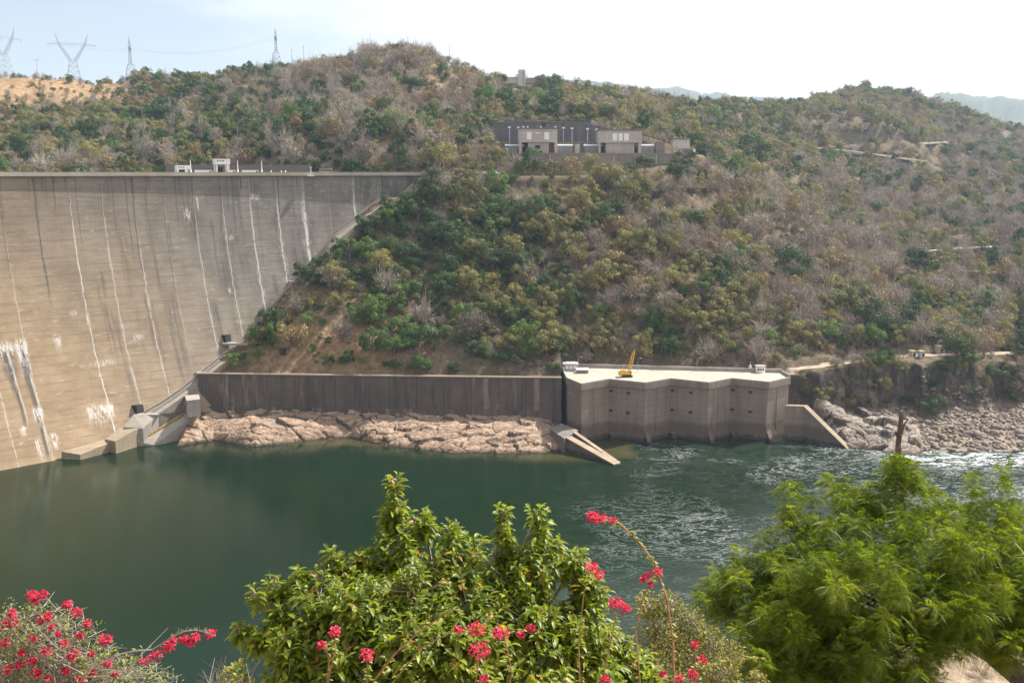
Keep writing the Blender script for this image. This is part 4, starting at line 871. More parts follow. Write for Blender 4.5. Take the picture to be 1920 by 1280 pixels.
for x, yt in ((955, 239), (972, 239.5), (1056, 240), (1072, 241), (1101, 242), (1118, 243)):
    a = sy(x, 109, 560); H = at(x, yt, 560).z-109
    t = thing('insulator_post', {955: 'tall insulator post farthest left against the dark cut wall', 972: 'tall insulator post just left of the two-shutter building', 1056: 'tall insulator post, first right of the two-shutter building', 1072: 'tall insulator post, second right of the two-shutter building', 1101: 'tall insulator post, second left of the three-shutter building', 1118: 'tall insulator post right beside the three-shutter building'}[x], 'insulator post', tuple(a), 'tall insulator posts in front of the cut wall')
    mb = MB(); mb.tube([(0, 0, 0), (0, 0, H*.55)], .28, .22, 5); part(mb, 'post', M_CONC_TAN, t)
    mb = MB()
    for i in range(6): mb.tube([(0, 0, H*(.56+.065*i)), (0, 0, H*(.60+.065*i))], .42, .2, 6)
    part(mb, 'insulator', M_STEEL, t); mb = MB(); mb.box((0, 0, H), (1.5, .8, .8)); part(mb, 'cap', M_WHITE, t)
sD = thing('valve_house', 'small pale flat-roofed house at the right end of the switchyard', 'house', (sy(1277, 0, 540).x, 540, 108))
block(1262, 1293, 261, 279, 545, 8, 'wall', sD, plain('pale_wall', (.50, .45, .40))); block(1260, 1296, 258.8, 260.8, 544, 10, 'roof', sD, M_CONC_SHADE); block(1275, 1303, 279.2, 293, 538, 5, 'annex', sD, M_CONC_SHADE); block(1300, 1303.5, 279.2, 293, 537, 1, 'end_wall', sD, M_WHITE)
for x in (1264, 1270, 1277, 1284): block(x, x+1.2, 257.2, 258.6, 547, .6, 'roof_vent', sD, M_WHITE)
sE = thing('cable_tower', 'row of leaning steel cable bents on a concrete base right of the three-shutter building', 'cable bents', (sy(1250, 0, 534).x, 534, 108))
block(1230, 1246, 266, 293, 534, 5, 'tower', sE, M_CONC_SHADE); block(1246, 1279, 287, 298, 532, 6, 'base', sE, M_CONC_TAN)
for i in range(4):
    a = at(1250+i*7, 287, 534); mb = MB(); mb.tube([a, a+Vector((-1.2, 0, 4.0))], .3, .2, 5); mb.tube([a+Vector((2.4, 0, 0)), a+Vector((-1.2, 0, 4.0))], .2, .2, 5); rel(mb.build('cable_bent', M_CONC_TAN), sE)

# ------------------------------------------------------------------ roads, cars, huts, signs
M_ROAD = plain('dirt_road', (.36, .28, .21), .95, .35, .25); M_ASPH = plain('worn_asphalt', (.20, .19, .18), .9, .2, .4)
def road(name, pts, w, mat, n=200, lift=.06):
    """pts: photo sight lines with distance; the road lies on the bench cut for it"""
    P = [at(*p) for p in pts]; xs = np.linspace(0, len(P)-1, n); cx = np.interp(xs, range(len(P)), [p.x for p in P]); cy = np.interp(xs, range(len(P)), [p.y for p in P])
    tx = np.gradient(cx); ty = np.gradient(cy); L = np.hypot(tx, ty); nx, ny = -ty/L, tx/L; V = []; wv = w*(1+(fbm(xs*6, xs*0, 3)-.5)*.35)
    for r_ in np.linspace(-.5, .5, 7): V.append(np.stack([cx+nx*r_*wv, cy+ny*r_*wv, ground(cx+nx*r_*wv, cy+ny*r_*wv)+lift], 1))
    return tag(np_mesh(name, np.concatenate(V), grid_faces(n, 7), mat, True), kind='structure')
for k_, (pts_, hw_) in RD.items(): road(k_, pts_, hw_*1.7, M_ROAD)
road('crest_access_road', [(795, 327, 482), (900, 328, 489), (1000, 333, 492), (1100, 338, 492), (1200, 340, 494)], 5, M_ROAD)
def gz(x, y): return float(ground(np.array([x]), np.array([y]))[0])
def car(px, D, lab, rz=.1, s=1.0, col=None):
    a = at(px, 330, D); t = thing('parked_car', lab, 'car', (a.x, a.y, gz(a.x, a.y)+.4), 'cars parked on the crest road', rz=rz)
    prof_ = [(-2.1, .45), (-2.1, 1.0), (-1.7, 1.1), (-1.2, 1.65), (.6, 1.68), (1.2, 1.15), (2.05, 1.0), (2.1, .45)]; n = len(prof_); mb = MB()
    mb.v = [(x*s, -.85, z*s) for x, z in prof_]+[(x*s, .85, z*s) for x, z in prof_]; mb.f = [tuple(range(n)), tuple(range(n, 2*n))]+[(i, (i+1) % n, n+(i+1) % n, n+i) for i in range(n)]
    part(mb, 'body', col or M_WHITE, t); mb = MB(); mb.box((-.3, 0, 1.4*s), (1.7, 1.76, .34)); part(mb, 'side_window', M_DARK, t)
    for x in (-1.3, 1.3):
        for y in (-.8, .8): mb = MB(); mb.tube([(x, y-.12, .38), (x, y+.12, .38)], .36, .36, 10); part(mb, 'wheel', M_RUB, t)
car(914, 487, 'white car nearest the concrete kiosk on the crest road', .2); car(927, 487, 'second white car, partly behind leaves on the crest road', -.1, 1.15); car(800, 481, 'white car where the crest road meets the right end of the dam', .1, .9)
a = at(921, 326, 500); kk = thing('kiosk', 'small grey concrete kiosk behind the white cars on the crest road', 'kiosk', (a.x, a.y, 98)); mb = MB(); mb.box((0, 0, 2.2), (5, 3, 4.4)); part(mb, 'wall', M_CONC_SHADE, kk); mb = MB(); mb.box((0, 0, 4.55), (5.6, 3.6, .3)); part(mb, 'roof', M_CONC, kk)
for px, py, D, w_, h_, lab in ((1762, 657, 416, 3.4, 2.4, 'largest pale hut beside the shore road at right'), (1711, 661, 410, 2.0, 2.0, 'small white hut left of the pair beside the shore road'), (1727, 667, 407, 2.0, 2.0, 'pale blue cabinet hut between the other two beside the shore road')):
    a = at(px, py, D); g_ = gz(a.x, a.y); t = thing('road_hut', lab, 'hut', (a.x, a.y, g_), 'little huts beside the shore road', rz=.2)
    mb = MB(); mb.box((0, 0, h_/2), (w_, 2.2, h_+.8)); part(mb, 'wall', plain('hut_paint', (.5, .52, .52) if px == 1727 else (.52, .46, .40)), t); mb = MB(); mb.box((0, 0, h_+.5), (w_+.4, 2.6, .2)); part(mb, 'roof', M_CONC_TAN, t)
    mb = MB(); mb.box((w_*.1, -1.1, 1.0), (.8, .1, 1.6)); part(mb, 'door', M_DARK, t)
for px, py, D, lab in ((716, 462, 450, 'white sign board on a post among bushes near the dam end of the slope'), (1229, 463, 458, 'white sign board on a post among bushes above the outlet roof')):
    a = at(px, py, D); g_ = gz(a.x, a.y); t = thing('survey_target', lab, 'sign', (a.x, a.y, g_)); z = a.z-g_
    mb = MB(); mb.tube([(0, 0, -.5), (0, 0, z)], .12, k=5); part(mb, 'post', M_STEEL, t); mb = MB(); mb.box((0, -.2, z), (2.2, .15, 1.0)); mb.box((0, -.2, z+.8), (1.9, .12, .35)); mb.box((0, -.2, z-.9), (1.5, .12, .5)); part(mb, 'board', M_WHITE, t)
for (pts, lab) in (([(1768, 504, 524), (1790, 506, 524), (1830, 508, 526), (1875, 511, 530), (1930, 512, 535)], 'long pale guard rail among grey trees on the right slope'), ([(1700, 474, 545), (1740, 470, 550), (1800, 465, 560), (1860, 462, 570)], 'thin broken guard rail higher on the right slope')):
    P = [at(*p) for p in pts]; t = thing('guard_rail', lab, 'guard rail', tuple(P[0])); xs = np.linspace(0, len(P)-1, 26); mb = MB(); rl = MB(); Q = []
    for q_ in xs:
        x = np.interp(q_, range(len(P)), [p.x for p in P]); y = np.interp(q_, range(len(P)), [p.y for p in P]); z = np.interp(q_, range(len(P)), [p.z for p in P]); g_ = gz(x, y); z = max(z, g_+1.0); Q.append(Vector((x, y, z))); mb.box((x, y, (z+g_-1)/2), (.3, .3, z-g_+1))
    rl.tube(Q, .22, k=4); rl.tube([q_-Vector((0, 0, .7)) for q_ in Q], .18, k=4); rel(mb.build('support_run', M_CONC), t); rel(rl.build('rail', M_WHITE), t)
# ------------------------------------------------------------------ vegetation prototypes (unit crowns)
def leaf_quads(P, N, L, Wd, r):
    """one small folded quad per point: P centre, N facing, L length, Wd width"""
    n = len(P); a = r.normal(size=(n, 3)); t = np.cross(N, a); t /= np.linalg.norm(t, axis=1)[:, None]+1e-9; b = np.cross(N, t)
    t = t*L[:, None]*.5; b = b*Wd[:, None]*.5
    V = np.stack([P-t-b*.5, P-b*.9+t*.3, P+t, P+b*.9-t*.1], 1).reshape(-1, 3); F = np.arange(4*n).reshape(n, 4); return V, F
def twigs(r, n, spread, wid, lift=.9, h0=.0, depth=3):
    V, F = [], []
    def seg(a, b, w):
        d = b-a; s = np.cross(d, r.normal(size=3)); s /= np.linalg.norm(s)+1e-9; k = len(V); V.extend([a-s*w, a+s*w, b+s*w*.6, b-s*w*.6]); F.append((k, k+1, k+2, k+3))
    for i in range(n):
        th = r.uniform(0, 6.283); el = r.uniform(.35, 1.45); L = r.uniform(.6, 1.0)
        d = np.array([math.cos(th)*math.cos(el)*spread, math.sin(th)*math.cos(el)*spread, math.sin(el)*lift]); p = np.array([0, 0, h0])+r.normal(0, .04, 3)
        q = p+d*L*.55; seg(p, q, wid*1.6)
        for j in range(3):
            d2 = d+r.normal(0, .38, 3); e = q+d2*L*.35; seg(q, e, wid)
            for k in range(3): seg(e, e+(d2+r.normal(0, .5, 3))*L*.22, wid*.6)
    return np.array(V), np.array(F)
def crown_mesh(name, kind, seed, mat):
    r = np.random.default_rng(seed); VV, FF, LL = [], [], []; n0 = 0
    def add(V, F, l):
        nonlocal n0
        VV.append(V); FF.append(F+n0); LL.append(l); n0 += len(V)
    leafy = {'deep': 3200, 'bright': 3200, 'olive': 2700, 'bare': 1000, 'rust': 1700}[kind]; nc = int(r.integers(11, 22))
    cc = []
    for i in range(nc):
        th = r.uniform(0, 6.283); rad = math.sqrt(r.random())*.72; zc = r.uniform(.2, 1.15)*(1-rad*.45)
        cc.append((rad*math.cos(th), rad*math.sin(th)*r.uniform(.8, 1.1), zc, r.uniform(.17, .42)))
    per = leafy//nc
    for (x, y, z, rr) in cc:
        n = per; D = r.normal(size=(n, 3)); D /= np.linalg.norm(D, axis=1)[:, None]; D[:, 2] = np.where(D[:, 2] < -.3, -D[:, 2], D[:, 2]); R = rr*(.55+.55*r.random(n)**.5)
        P = D*R[:, None]*np.array([1, 1, .78])+np.array([x, y, z]); N = D+r.normal(0, .45, (n, 3)); N /= np.linalg.norm(N, axis=1)[:, None]
        sz = r.uniform(.045, .095, n)*(1.0 if kind != 'bare' else .8); V, F = leaf_quads(P, N, sz, sz*.7, r); add(V, F, np.repeat(np.clip(r.random()*.55+r.random(n)*.45, 0, 1), 4))
    if kind in ('bare', 'rust', 'olive'):
        V, F = twigs(r, {'bare': 34, 'rust': 14, 'olive': 8}[kind], 1.0, {'bare': .012}.get(kind, .011), 1.15); add(V, F, np.full(len(V), .0 if kind != 'bare' else .75)+r.random(len(V))*.1)
    return np_mesh(name, np.concatenate(VV), np.concatenate(FF), mat, False, {'leaf': np.concatenate(LL)}, link=False)
def trunk_mesh(name, seed, tree, mat):
    r = np.random.default_rng(seed); mb = MB(); h = -.35 if not tree else -.9
    if tree:
        mb.tube([(0, 0, h), (.03, .02, -.3), (-.02, .05, .2), (.04, 0, .7)], .075, .03, 6)
        for i in range(5): th = i*1.3+r.uniform(0, 1); z = r.uniform(-.15, .35); mb.tube([(0, 0, z), (.3*math.cos(th), .3*math.sin(th), z+.28), (.62*math.cos(th), .62*math.sin(th), z+.45)], .04, .012, 5)
    else:
        for i in range(6): th = i*1.05+r.uniform(0, .6); mb.tube([(0, 0, h), (.12*math.cos(th), .12*math.sin(th), .05), (.5*math.cos(th), .5*math.sin(th), .6+.2*r.random())], .028, .01, 5)
    o = mb.build(name, mat); me = o.data; bpy.data.objects.remove(o); return me
LM = {'deep': leafmat('deep_green_leaves', [(.020, .048, .014), (.048, .088, .022), (.10, .15, .038)], trans=.12),
      'bright': leafmat('bright_green_leaves', [(.055, .10, .025), (.10, .17, .038), (.155, .23, .06)], trans=.18),
      'olive': leafmat('olive_leaves', [(.12, .12, .048), (.225, .21, .078), (.37, .315, .105)], trans=.12),
      'bare': leafmat('grey_twigs', [(.175, .135, .105), (.305, .25, .20), (.45, .385, .315)], trans=0),
      'rust': leafmat('dry_leaves', [(.16, .11, .06), (.28, .20, .105), (.42, .33, .16)], trans=.08)}
KN = ['deep', 'bright', 'olive', 'bare', 'rust']; NV_ = {'deep': 4, 'bright': 3, 'olive': 4, 'bare': 4, 'rust': 3}
CR = {k: [crown_mesh(k+'_crown', k, 100+10*i+j, LM[k]) for j in range(NV_[k])] for i, k in enumerate(KN)}
TR = {(t): [trunk_mesh('trunk', 50+j, t, M_BARK) for j in range(2)] for t in (True, False)}
# ------------------------------------------------------------------ where plants grow
RG = [((800, 430, 190, 120), (.66, .12, .20, .02, 0), 1.3), ((600, 630, 170, 80), (.26, .34, .24, .10, .06), .85), ((900, 590, 190, 90), (.36, .16, .36, .12, 0), .95), ((1060, 430, 150, 90), (.3, .05, .45, .15, .05), 1),
      ((1250, 500, 170, 130), (.12, .03, .34, .43, .08), 1), ((1550, 480, 180, 150), (.08, .02, .14, .66, .10), .95), ((1780, 400, 180, 120), (.14, .02, .16, .6, .08), .95), ((1600, 200, 300, 50), (.08, .08, .62, .06, .16), .95),
      ((1350, 240, 130, 60), (.32, .1, .44, .1, .04), 1.0), ((1180, 210, 90, 40), (.06, .02, .3, .3, .32), .85), ((700, 190, 190, 110), (.05, .02, .12, .64, .17), .80), ((330, 220, 170, 80), (.50, .1, .22, .14, .04), 1.0), ((60, 165, 170, 32), (.1, .05, .4, .2, .25), .16),
      ((90, 215, 130, 22), (.2, .03, .3, .3, .17), .5), ((80, 280, 160, 50), (.34, .06, .28, .27, .05), .95), ((1000, 190, 90, 35), (.62, .1, .2, .08, 0), 1.15), ((840, 140, 40, 50), (.05, 0, .15, .5, .3), .3), ((1720, 730, 220, 60), (.36, .06, .28, .24, .06), .95), ((1850, 620, 120, 60), (.35, .04, .25, .3, .06), 1.0),
      ((1560, 340, 120, 60), (.3, .05, .25, .3, .1), .9), ((700, 290, 200, 22), (.3, .02, .1, .55, .03), .5)]
def veg(px, py):
    W_ = np.full(len(px), .06); K_ = np.outer(W_, (.18, .04, .27, .42, .09)); D_ = W_*.9
    for (cx, cy, rx, ry), k, d in RG:
        g = blob(px, py, cx, cy, rx*1.1, ry*1.1); W_ += g; K_ += np.outer(g, k); D_ += g*d
    return K_/W_[:, None], D_/W_
r = np.random.default_rng(11); XX, YY, SS = [], [], []
for (y0, y1, sp, smin, smax) in ((386, 470, 4.0, 2.0, 7.4), (386, 470, 3.6, .8, 1.9), (470, 640, 5.2, 2.2, 7.8), (470, 640, 5.5, 1.0, 2.4), (640, 1500, 6.0, 2.4, 7.2)):
    gx = np.arange(-.60*y1, .60*y1, sp); gy = np.arange(y0, y1, sp); A_, B_ = np.meshgrid(gx, gy); A_ = (A_+r.uniform(-.6, .6, A_.shape)*sp).ravel(); B_ = (B_+r.uniform(-.6, .6, B_.shape)*sp).ravel()
    XX.append(A_); YY.append(B_); SS.append(smin+(smax-smin)*r.random(len(A_))**1.6)
X = np.concatenate(XX); Y = np.concatenate(YY); R_ = np.concatenate(SS); keep = np.abs(X/Y) < .56; X, Y, R_ = X[keep], Y[keep], R_[keep]
_bil = (uu[1]-uu[0])
def gfast(X, Y):
    iu = (X/Y-uu[0])/_bil; iy = np.interp(Y, yy, np.arange(NV)); a = np.clip(iu.astype(int), 0, NU-2); b = np.clip(iy.astype(int), 0, NV-2); fa, fb = iu-a, iy-b
    return (Zg[b, a]*(1-fa)+Zg[b, a+1]*fa)*(1-fb)+(Zg[b+1, a]*(1-fa)+Zg[b+1, a+1]*fa)*fb
Z = gfast(X, Y); PX, PY = topx(X, Y, Z); Kp, De = veg(PX, PY)
clump = fbm(X/15, Y/15, 3); De = De*np.clip((clump-.26)*5.5, .35, 1.5)
u = X/Y; yf = np.interp(u, _uf, _yf); ww_ = np.interp(u, _uf, _ww)
ok = r.random(len(X)) < De
ok &= ~((u > -.33) & (u < .30) & (Y < yf+5.5)) & ~((u >= .30) & (Y < yf+1.0)) & ~((u <= -.31) & (Y < 600) & (X < -100) & (Z < 60))
rr_ = np.hypot(X-DCX, Y-DCY); ok &= ~((rr_ > DR-dprof(np.minimum(Z, 99))-4.5) & (rr_ < DR+18) & (X < -30) & (Z < 101)) & ~((X < -28) & (rr_ > DR) & (Z < 94))
ok &= ~((X > -12) & (X < 108) & (Y > 522) & (Y < 583)) & ~((X > -12) & (X < 75) & (Y >= 583) & (Y < 588))
yr = 486+sstep(-45, 40, X)*5+sstep(40, 110, X)*3; ok &= ~((np.abs(Y-yr) < 4.0) & (X > -60) & (X < 52))
ys_r = np.interp(u, np.array([.27, .3, .34, .36, .39, .45, .5, .57]), [394, 398, 404, 408, 411, 414, 420, 428]); ok &= ~((u > .27) & (np.abs(Y-ys_r) < 4.5))
ok &= ~((u > .26) & (u < .42) & (np.abs(Y-np.interp(PX, [1450, 1540, 1600, 1680, 1740], [860, 862, 850, 840, 835])) < 7)) & ~((PX > 1560) & (PX < 1780) & (np.abs(Y-878) < 7))
for px, py, D in ((716, 462, 450), (1229, 463, 458)):
    a = at(px, py, D); ok &= ~((np.abs(X-a.x) < 2.5) & (Y > D-14) & (Y < D+1))
ok &= ~((PX > 1690) & (PX < 1790) & (Y > 396) & (Y < 419)); R_ = np.where((PX < 250) & (PY < 205), R_*.55, R_); ok &= ~((PX > 945) & (PX < 1012) & (Y > 700) & (Y < 800)); ok &= ~((X > 5) & (X < 78) & (Y > 502) & (Y < 530) & (r.random(len(X)) < .85)); low_front = (Y > 455) & (Y < yr) & (X > -60) & (X < 105)            # keep the terrace wall and crest road in sight
R_ = np.where(low_front & (PY < 350), np.minimum(R_*.7, 3.2), R_); R_ = np.where((Z > 105) & (np.abs(PX-1075) < 150) & (Y > 583) & (Y < 620), np.minimum(R_, 3), R_); R_ = np.where((u > .29) & (Y < 402), np.minimum(R_, 3.4), R_)
bu = r.uniform(.292, .56, 420); byf = np.interp(bu, _uf, _yf); bY = byf-1+r.random(420)*(np.interp(bu, _uf, _ww)+1.5); bX = bu*bY; bZ = gfast(bX, bY); bP, bQ = topx(bX, bY, bZ)      # shrubs clinging to the steep bank
bR = r.uniform(.9, 3.2, 420)*np.where(bZ > 17, .5, 1); ok2 = (bZ > 7.5)&(bZ < 21.5); X, Y, Z, R_, PX, PY, Kp, ok = (np.concatenate(p_) for p_ in ((X, bX), (Y, bY), (Z, bZ-.3), (R_, bR), (PX, bP), (PY, bQ), (Kp, veg(bP, bQ)[0]), (ok, ok2)))
X, Y, Z, R_, PX, PY, Kp = X[ok], Y[ok], Z[ok], R_[ok], PX[ok], PY[ok], Kp[ok]
kn = fbm(X/22+50, Y/22+50, 3)+r.normal(0, .13, len(X)); q_ = np.clip((kn-.22)/.56, 0, .999)
kind = (q_[:, None] > np.cumsum(Kp, 1)).sum(1); kind = np.clip(kind, 0, 4); rnd = r.random(len(X)); alt = (rnd[:, None] > np.cumsum(Kp, 1)).sum(1).clip(0, 4); kind = np.where(r.random(len(X)) < .45, alt, kind)
R_ = R_*np.where(kind == 3, .95, 1)
print('plants', len(X), np.bincount(kind))
def ground_hit(px, py, lo=386, hi=1500):
    d = ray(px, py); Ys = np.arange(lo, hi, .5); Xs = d.x/d.y*Ys; Zr = CAMZ+d.z/d.y*Ys; k = np.argmax(gfast(Xs, Ys) > Zr); return Xs[k], Ys[k]
WORDS = {'deep': 'dark green', 'bright': 'bright green', 'olive': 'olive green', 'bare': 'grey leafless', 'rust': 'brown dry-leaved'}
def plant(k, j, tree, x, y, z, rad, rot, lab, group, hs=1.0):
    nm = 'tree' if tree else 'bush'
    t = thing({'bare': 'bare_', 'deep': '', 'bright': '', 'olive': '', 'rust': 'dry_'}[k]+nm, lab, nm, (x, y, z+(rad*.18 if tree else rad*.02)), group, rz=rot); t.scale = (rad, rad, rad*hs)
    c = bpy.data.objects.new('crown', CR[k][j % NV_[k]]); COL.objects.link(c); c.parent = t
    b = bpy.data.objects.new('trunk', TR[tree][j % 2]); COL.objects.link(b); b.parent = t; return t
HERO = [  # px, py of base, radius in photo px, kind, tree?, height factor, label
 (762, 392, 24, 'deep', 1, 1.1, 'dark rounded tree against the grey right end of the dam'),
 (882, 396, 36, 'olive', 1, 1.5, 'tall pointed olive tree whose top crosses the crest road right of the dam end'),
 (655, 490, 36, 'bright', 1, 1.0, 'bright green tree on the slope edge touching the dam face, highest of the dam-side ones'),
 (590, 540, 27, 'deep', 0, 1.1, 'dense green bush beside the dam face just below the bright slope-edge tree'),
 (625, 497, 24, 'deep', 0, 1.0, 'dark low bush tucked under the bright slope-edge tree by the dam'),
 (745, 592, 24, 'bright', 0, 1.2, 'bright green upright bush among dry grass, right of the dam-side slope'),
 (818, 655, 42, 'deep', 1, .85, 'broad domed dense green tree low on the slope above the long wall'),
 (886, 672, 26, 'deep', 0, 1.1, 'dense green bush immediately right of the broad domed tree'),
 (940, 686, 22, 'deep', 0, 1.1, 'small grey-green bush, second right of the broad domed tree'),
 (786, 700, 30, 'bright', 0, 1.0, 'bright spreading bush on the rim of the long wall below the domed tree'),
 (743, 692, 17, 'bright', 0, 1.0, 'small bright bush on the wall rim just left of the spreading one'),
 (846, 702, 20, 'deep', 0, .9, 'dark bush on the rim of the long wall right below the domed tree'),
 (578, 612, 20, 'bright', 0, 1.1, 'green bush alone on dry straw slope nearest the dam'),
 (672, 596, 20, 'bright', 0, 1.0, 'green bush in the middle of the dry straw slope'),
 (452, 688, 30, 'bright', 0, .95, 'bright leafy bush at the corner where the long wall meets the dam'),
 (484, 672, 14, 'bright', 0, 1.2, 'little bright bush right behind the corner bush by the dam'),
 (1210, 322, 24, 'deep', 1, 1.0, 'dark tree in front of the right building of the switchyard'),
 (1412, 322, 42, 'deep', 1, 1.2, 'very large dark green tree just right of the switchyard mound'),
 (1720, 512, 28, 'deep', 1, 1.3, 'large dark tree standing out of grey trees above the guard rail'),
 (1400, 622, 25, 'olive', 1, 1.2, 'yellowish tree above the right corner of the outlet roof'),
 (1296, 590, 27, 'olive', 0, 1.1, 'yellow-tinged bush above the middle of the outlet roof'),
 (1126, 598, 22, 'bright', 0, 1.1, 'fresh green bush upslope of the left roof hut'),
 (995, 622, 19, 'bright', 0, 1.0, 'light green bush halfway between the domed tree and the outlet works'),
 (1070, 665, 32, 'olive', 0, 1.1, 'large grey-green bush just behind the left roof hut'),
 (1040, 700, 22, 'deep', 0, .9, 'dark green bush pressed into the corner between long wall and outlet block'),
 (1490, 668, 17, 'bright', 0, 1.0, 'light green bush just above the start of the shore road'),
 (1752, 632, 22, 'olive', 1, 1.4, 'tall olive tree on the slope above the pale road huts'),
 (1842, 470, 15, 'bright', 1, .8, 'flat-topped light green tree near the upper guard rail at right'),
 (1770, 290, 14, 'bright', 1, .8, 'flat-topped light tree by the upper dirt road'),
 (622, 316, 11, 'deep', 0, 1.0, 'dense green bush behind the crest at the right end of the brown wall'),
 (726, 316, 13, 'bright', 0, .8, 'bright round bush behind the crest below the rounded hill'),
 (770, 318, 12, 'deep', 0, .9, 'dark bush behind the crest right of the bright round bush'),
 (290, 158, 13, 'deep', 1, 1.0, 'dark tree standing highest on the left skyline right of the narrow pylon'),
 (365, 157, 15, 'olive', 1, .8, 'wide grey-green tree on the left skyline right of the dark skyline tree'),
 (1125, 345, 26, 'olive', 1, 1.0, 'rounded grey-green tree in front of the terrace wall, left of its stained part'),
 (1080, 350, 22, 'olive', 1, 1.0, 'rounded olive tree in front of the dark left part of the terrace wall'),
 (960, 345, 14, 'deep', 0, 1.2, 'dark green bush just right of the white cars'),
 (1750, 778, 34, 'deep', 0, .95, 'big green bush at the foot of the rock bank beside the boulder beach'),
 (1700, 762, 18, 'deep', 0, .9, 'smaller green bush left of the big one beside the boulder beach'),
 (1538, 762, 24, 'olive', 0, 1.0, 'grey-green bush above the top of the sloping wing wall'),
 (1683, 704, 28, 'olive', 0, 1.0, 'large olive bush on the lip of the bank below the shore road'),
 (1772, 702, 26, 'deep', 0, 1.0, 'dark bush on the bank lip directly below the pale road huts'),
 (1860, 712, 30, 'deep', 0, 1.0, 'dark bush on the bank lip right of the pale road huts'),
 (1905, 668, 20, 'deep', 0, 1.0, 'dark green bush at the road edge by the right border')]
hx = []
for i, (px, py, rp, k, tree, hs, lab) in enumerate(HERO):
    x, y = ground_hit(px, py); z = float(gfast(np.array([x]), np.array([y]))[0]); rad = rp*y/FPX; hx.append((x, y, rad))
    plant(k, i, bool(tree), x, y, z, rad, i*1.7, lab, 'trees and bushes on the far bank', hs*(1.05 if tree else 1))
for x, y, rad in hx:
    far_ = np.hypot(X-x, Y-y) > rad*.9; X, Y, Z, R_, PX, PY, kind = X[far_], Y[far_], Z[far_], R_[far_], PX[far_], PY[far_], kind[far_]
# largest others as individuals, spread over the picture
vis = (PX > 5) & (PX < 1915) & (PY > 60) & (PY < 790); pr = R_/Y*FPX*np.where(vis, 1, 0)*(1+.25*r.random(len(X)))
order = np.argsort(-pr); cell = {}; pick = []
for i in order:
    c_ = (int(PX[i]//120), int(PY[i]//90)); 
    if not vis[i] or cell.get(c_, 0) >= 7: continue
    cell[c_] = cell.get(c_, 0)+1; pick.append(i)
    if len(pick) >= 250: break
ZN = [((0, 260, 0, 200), 'on the bare reddish ridge below the pylons'), ((260, 520, 0, 215), 'on the ridge between the narrow pylons'), ((0, 260, 200, 330), 'behind the leftmost part of the crest'), ((260, 520, 215, 330), 'uphill of the white crest cabins'),
      ((520, 720, 0, 190), 'on the left shoulder of the rounded hill'), ((720, 930, 0, 190), 'on the right shoulder of the rounded hill'), ((520, 720, 190, 330), 'low on the left of the rounded hill'), ((720, 930, 190, 330), 'low on the right of the rounded hill'),
      ((930, 1120, 0, 235), 'above the dark cut wall'), ((1120, 1340, 0, 280), 'above the right switchyard building'), ((1340, 1520, 0, 280), 'on the saddle left of the far hill'), ((1520, 1720, 0, 255), 'on top of the far right hill'), ((1720, 1921, 0, 300), 'on the flank of the far right hill'),
      ((930, 1340, 235, 345), 'along the terrace wall'), ((1340, 1600, 255, 400), 'around the very large dark tree'), ((1600, 1921, 255, 400), 'below the upper dirt road'), ((0, 800, 330, 480), 'by the dam end high on the slope'), ((800, 960, 330, 450), 'just below the white cars'), ((960, 1120, 345, 450), 'below the left half of the terrace wall'),
      ((1120, 1340, 345, 450), 'below the right half of the terrace wall'), ((800, 960, 450, 560), 'mid-slope above the domed tree'), ((960, 1120, 450, 560), 'mid-slope left of the right sign board'), ((1120, 1340, 450, 560), 'mid-slope near the right sign board'), ((1340, 1600, 400, 560), 'on the grey slope above the roof cabin'), ((1600, 1921, 400, 560), 'around the guard rails'),
      ((0, 640, 480, 720), 'on the straw slope near the dam'), ((640, 800, 480, 720), 'on the straw slope left of the domed tree'), ((800, 960, 560, 720), 'around the domed tree'), ((960, 1120, 560, 720), 'left of the yellow crane'), ((1120, 1340, 560, 720), 'behind the yellow crane'), ((1340, 1500, 560, 720), 'behind the round roof cabin'), ((1500, 1700, 560, 700), 'above the left half of the shore road'), ((1700, 1921, 560, 690), 'above the right half of the shore road'), ((1400, 1921, 670, 800), 'on the rock bank under the shore road')]
ORD = ['first', 'second', 'third', 'fourth', 'fifth', 'sixth', 'seventh', 'eighth', 'ninth', 'tenth', 'eleventh', 'twelfth', 'thirteenth', 'fourteenth', 'fifteenth', 'sixteenth', 'seventeenth', 'eighteenth', 'nineteenth', 'twentieth']
def zone(px, py):
    for k, ((x0, x1, y0, y1), t) in enumerate(ZN):
        if x0 <= px < x1 and y0 <= py < y1: return t
    return 'on the slope above the outlet works'
cells = {}
for i in pick:
    k = KN[kind[i]]; big = R_[i] > 5.2; cells.setdefault((k, big and k != 'rust', zone(PX[i], PY[i])), []).append(i)
for (k, big, zn), ids in cells.items():
    ids.sort(key=lambda i: PX[i])
    for n_, i in enumerate(ids):
        tree = big and k != 'rust'; base = WORDS[k]+(' tree' if tree else ' bush')+' '+zn
        lab = ('single ' if len(ids) == 1 else (('leftmost ' if n_ == 0 else 'rightmost ') if len(ids) == 2 else ORD[n_]+' from left, '))+base
        plant(k, int(i), tree, X[i], Y[i], Z[i], R_[i]*1.05, r.uniform(0, 6.28), lab, 'trees and bushes on the far bank', r.uniform(1.0, 1.5))
rest = np.ones(len(X), bool); rest[pick] = False
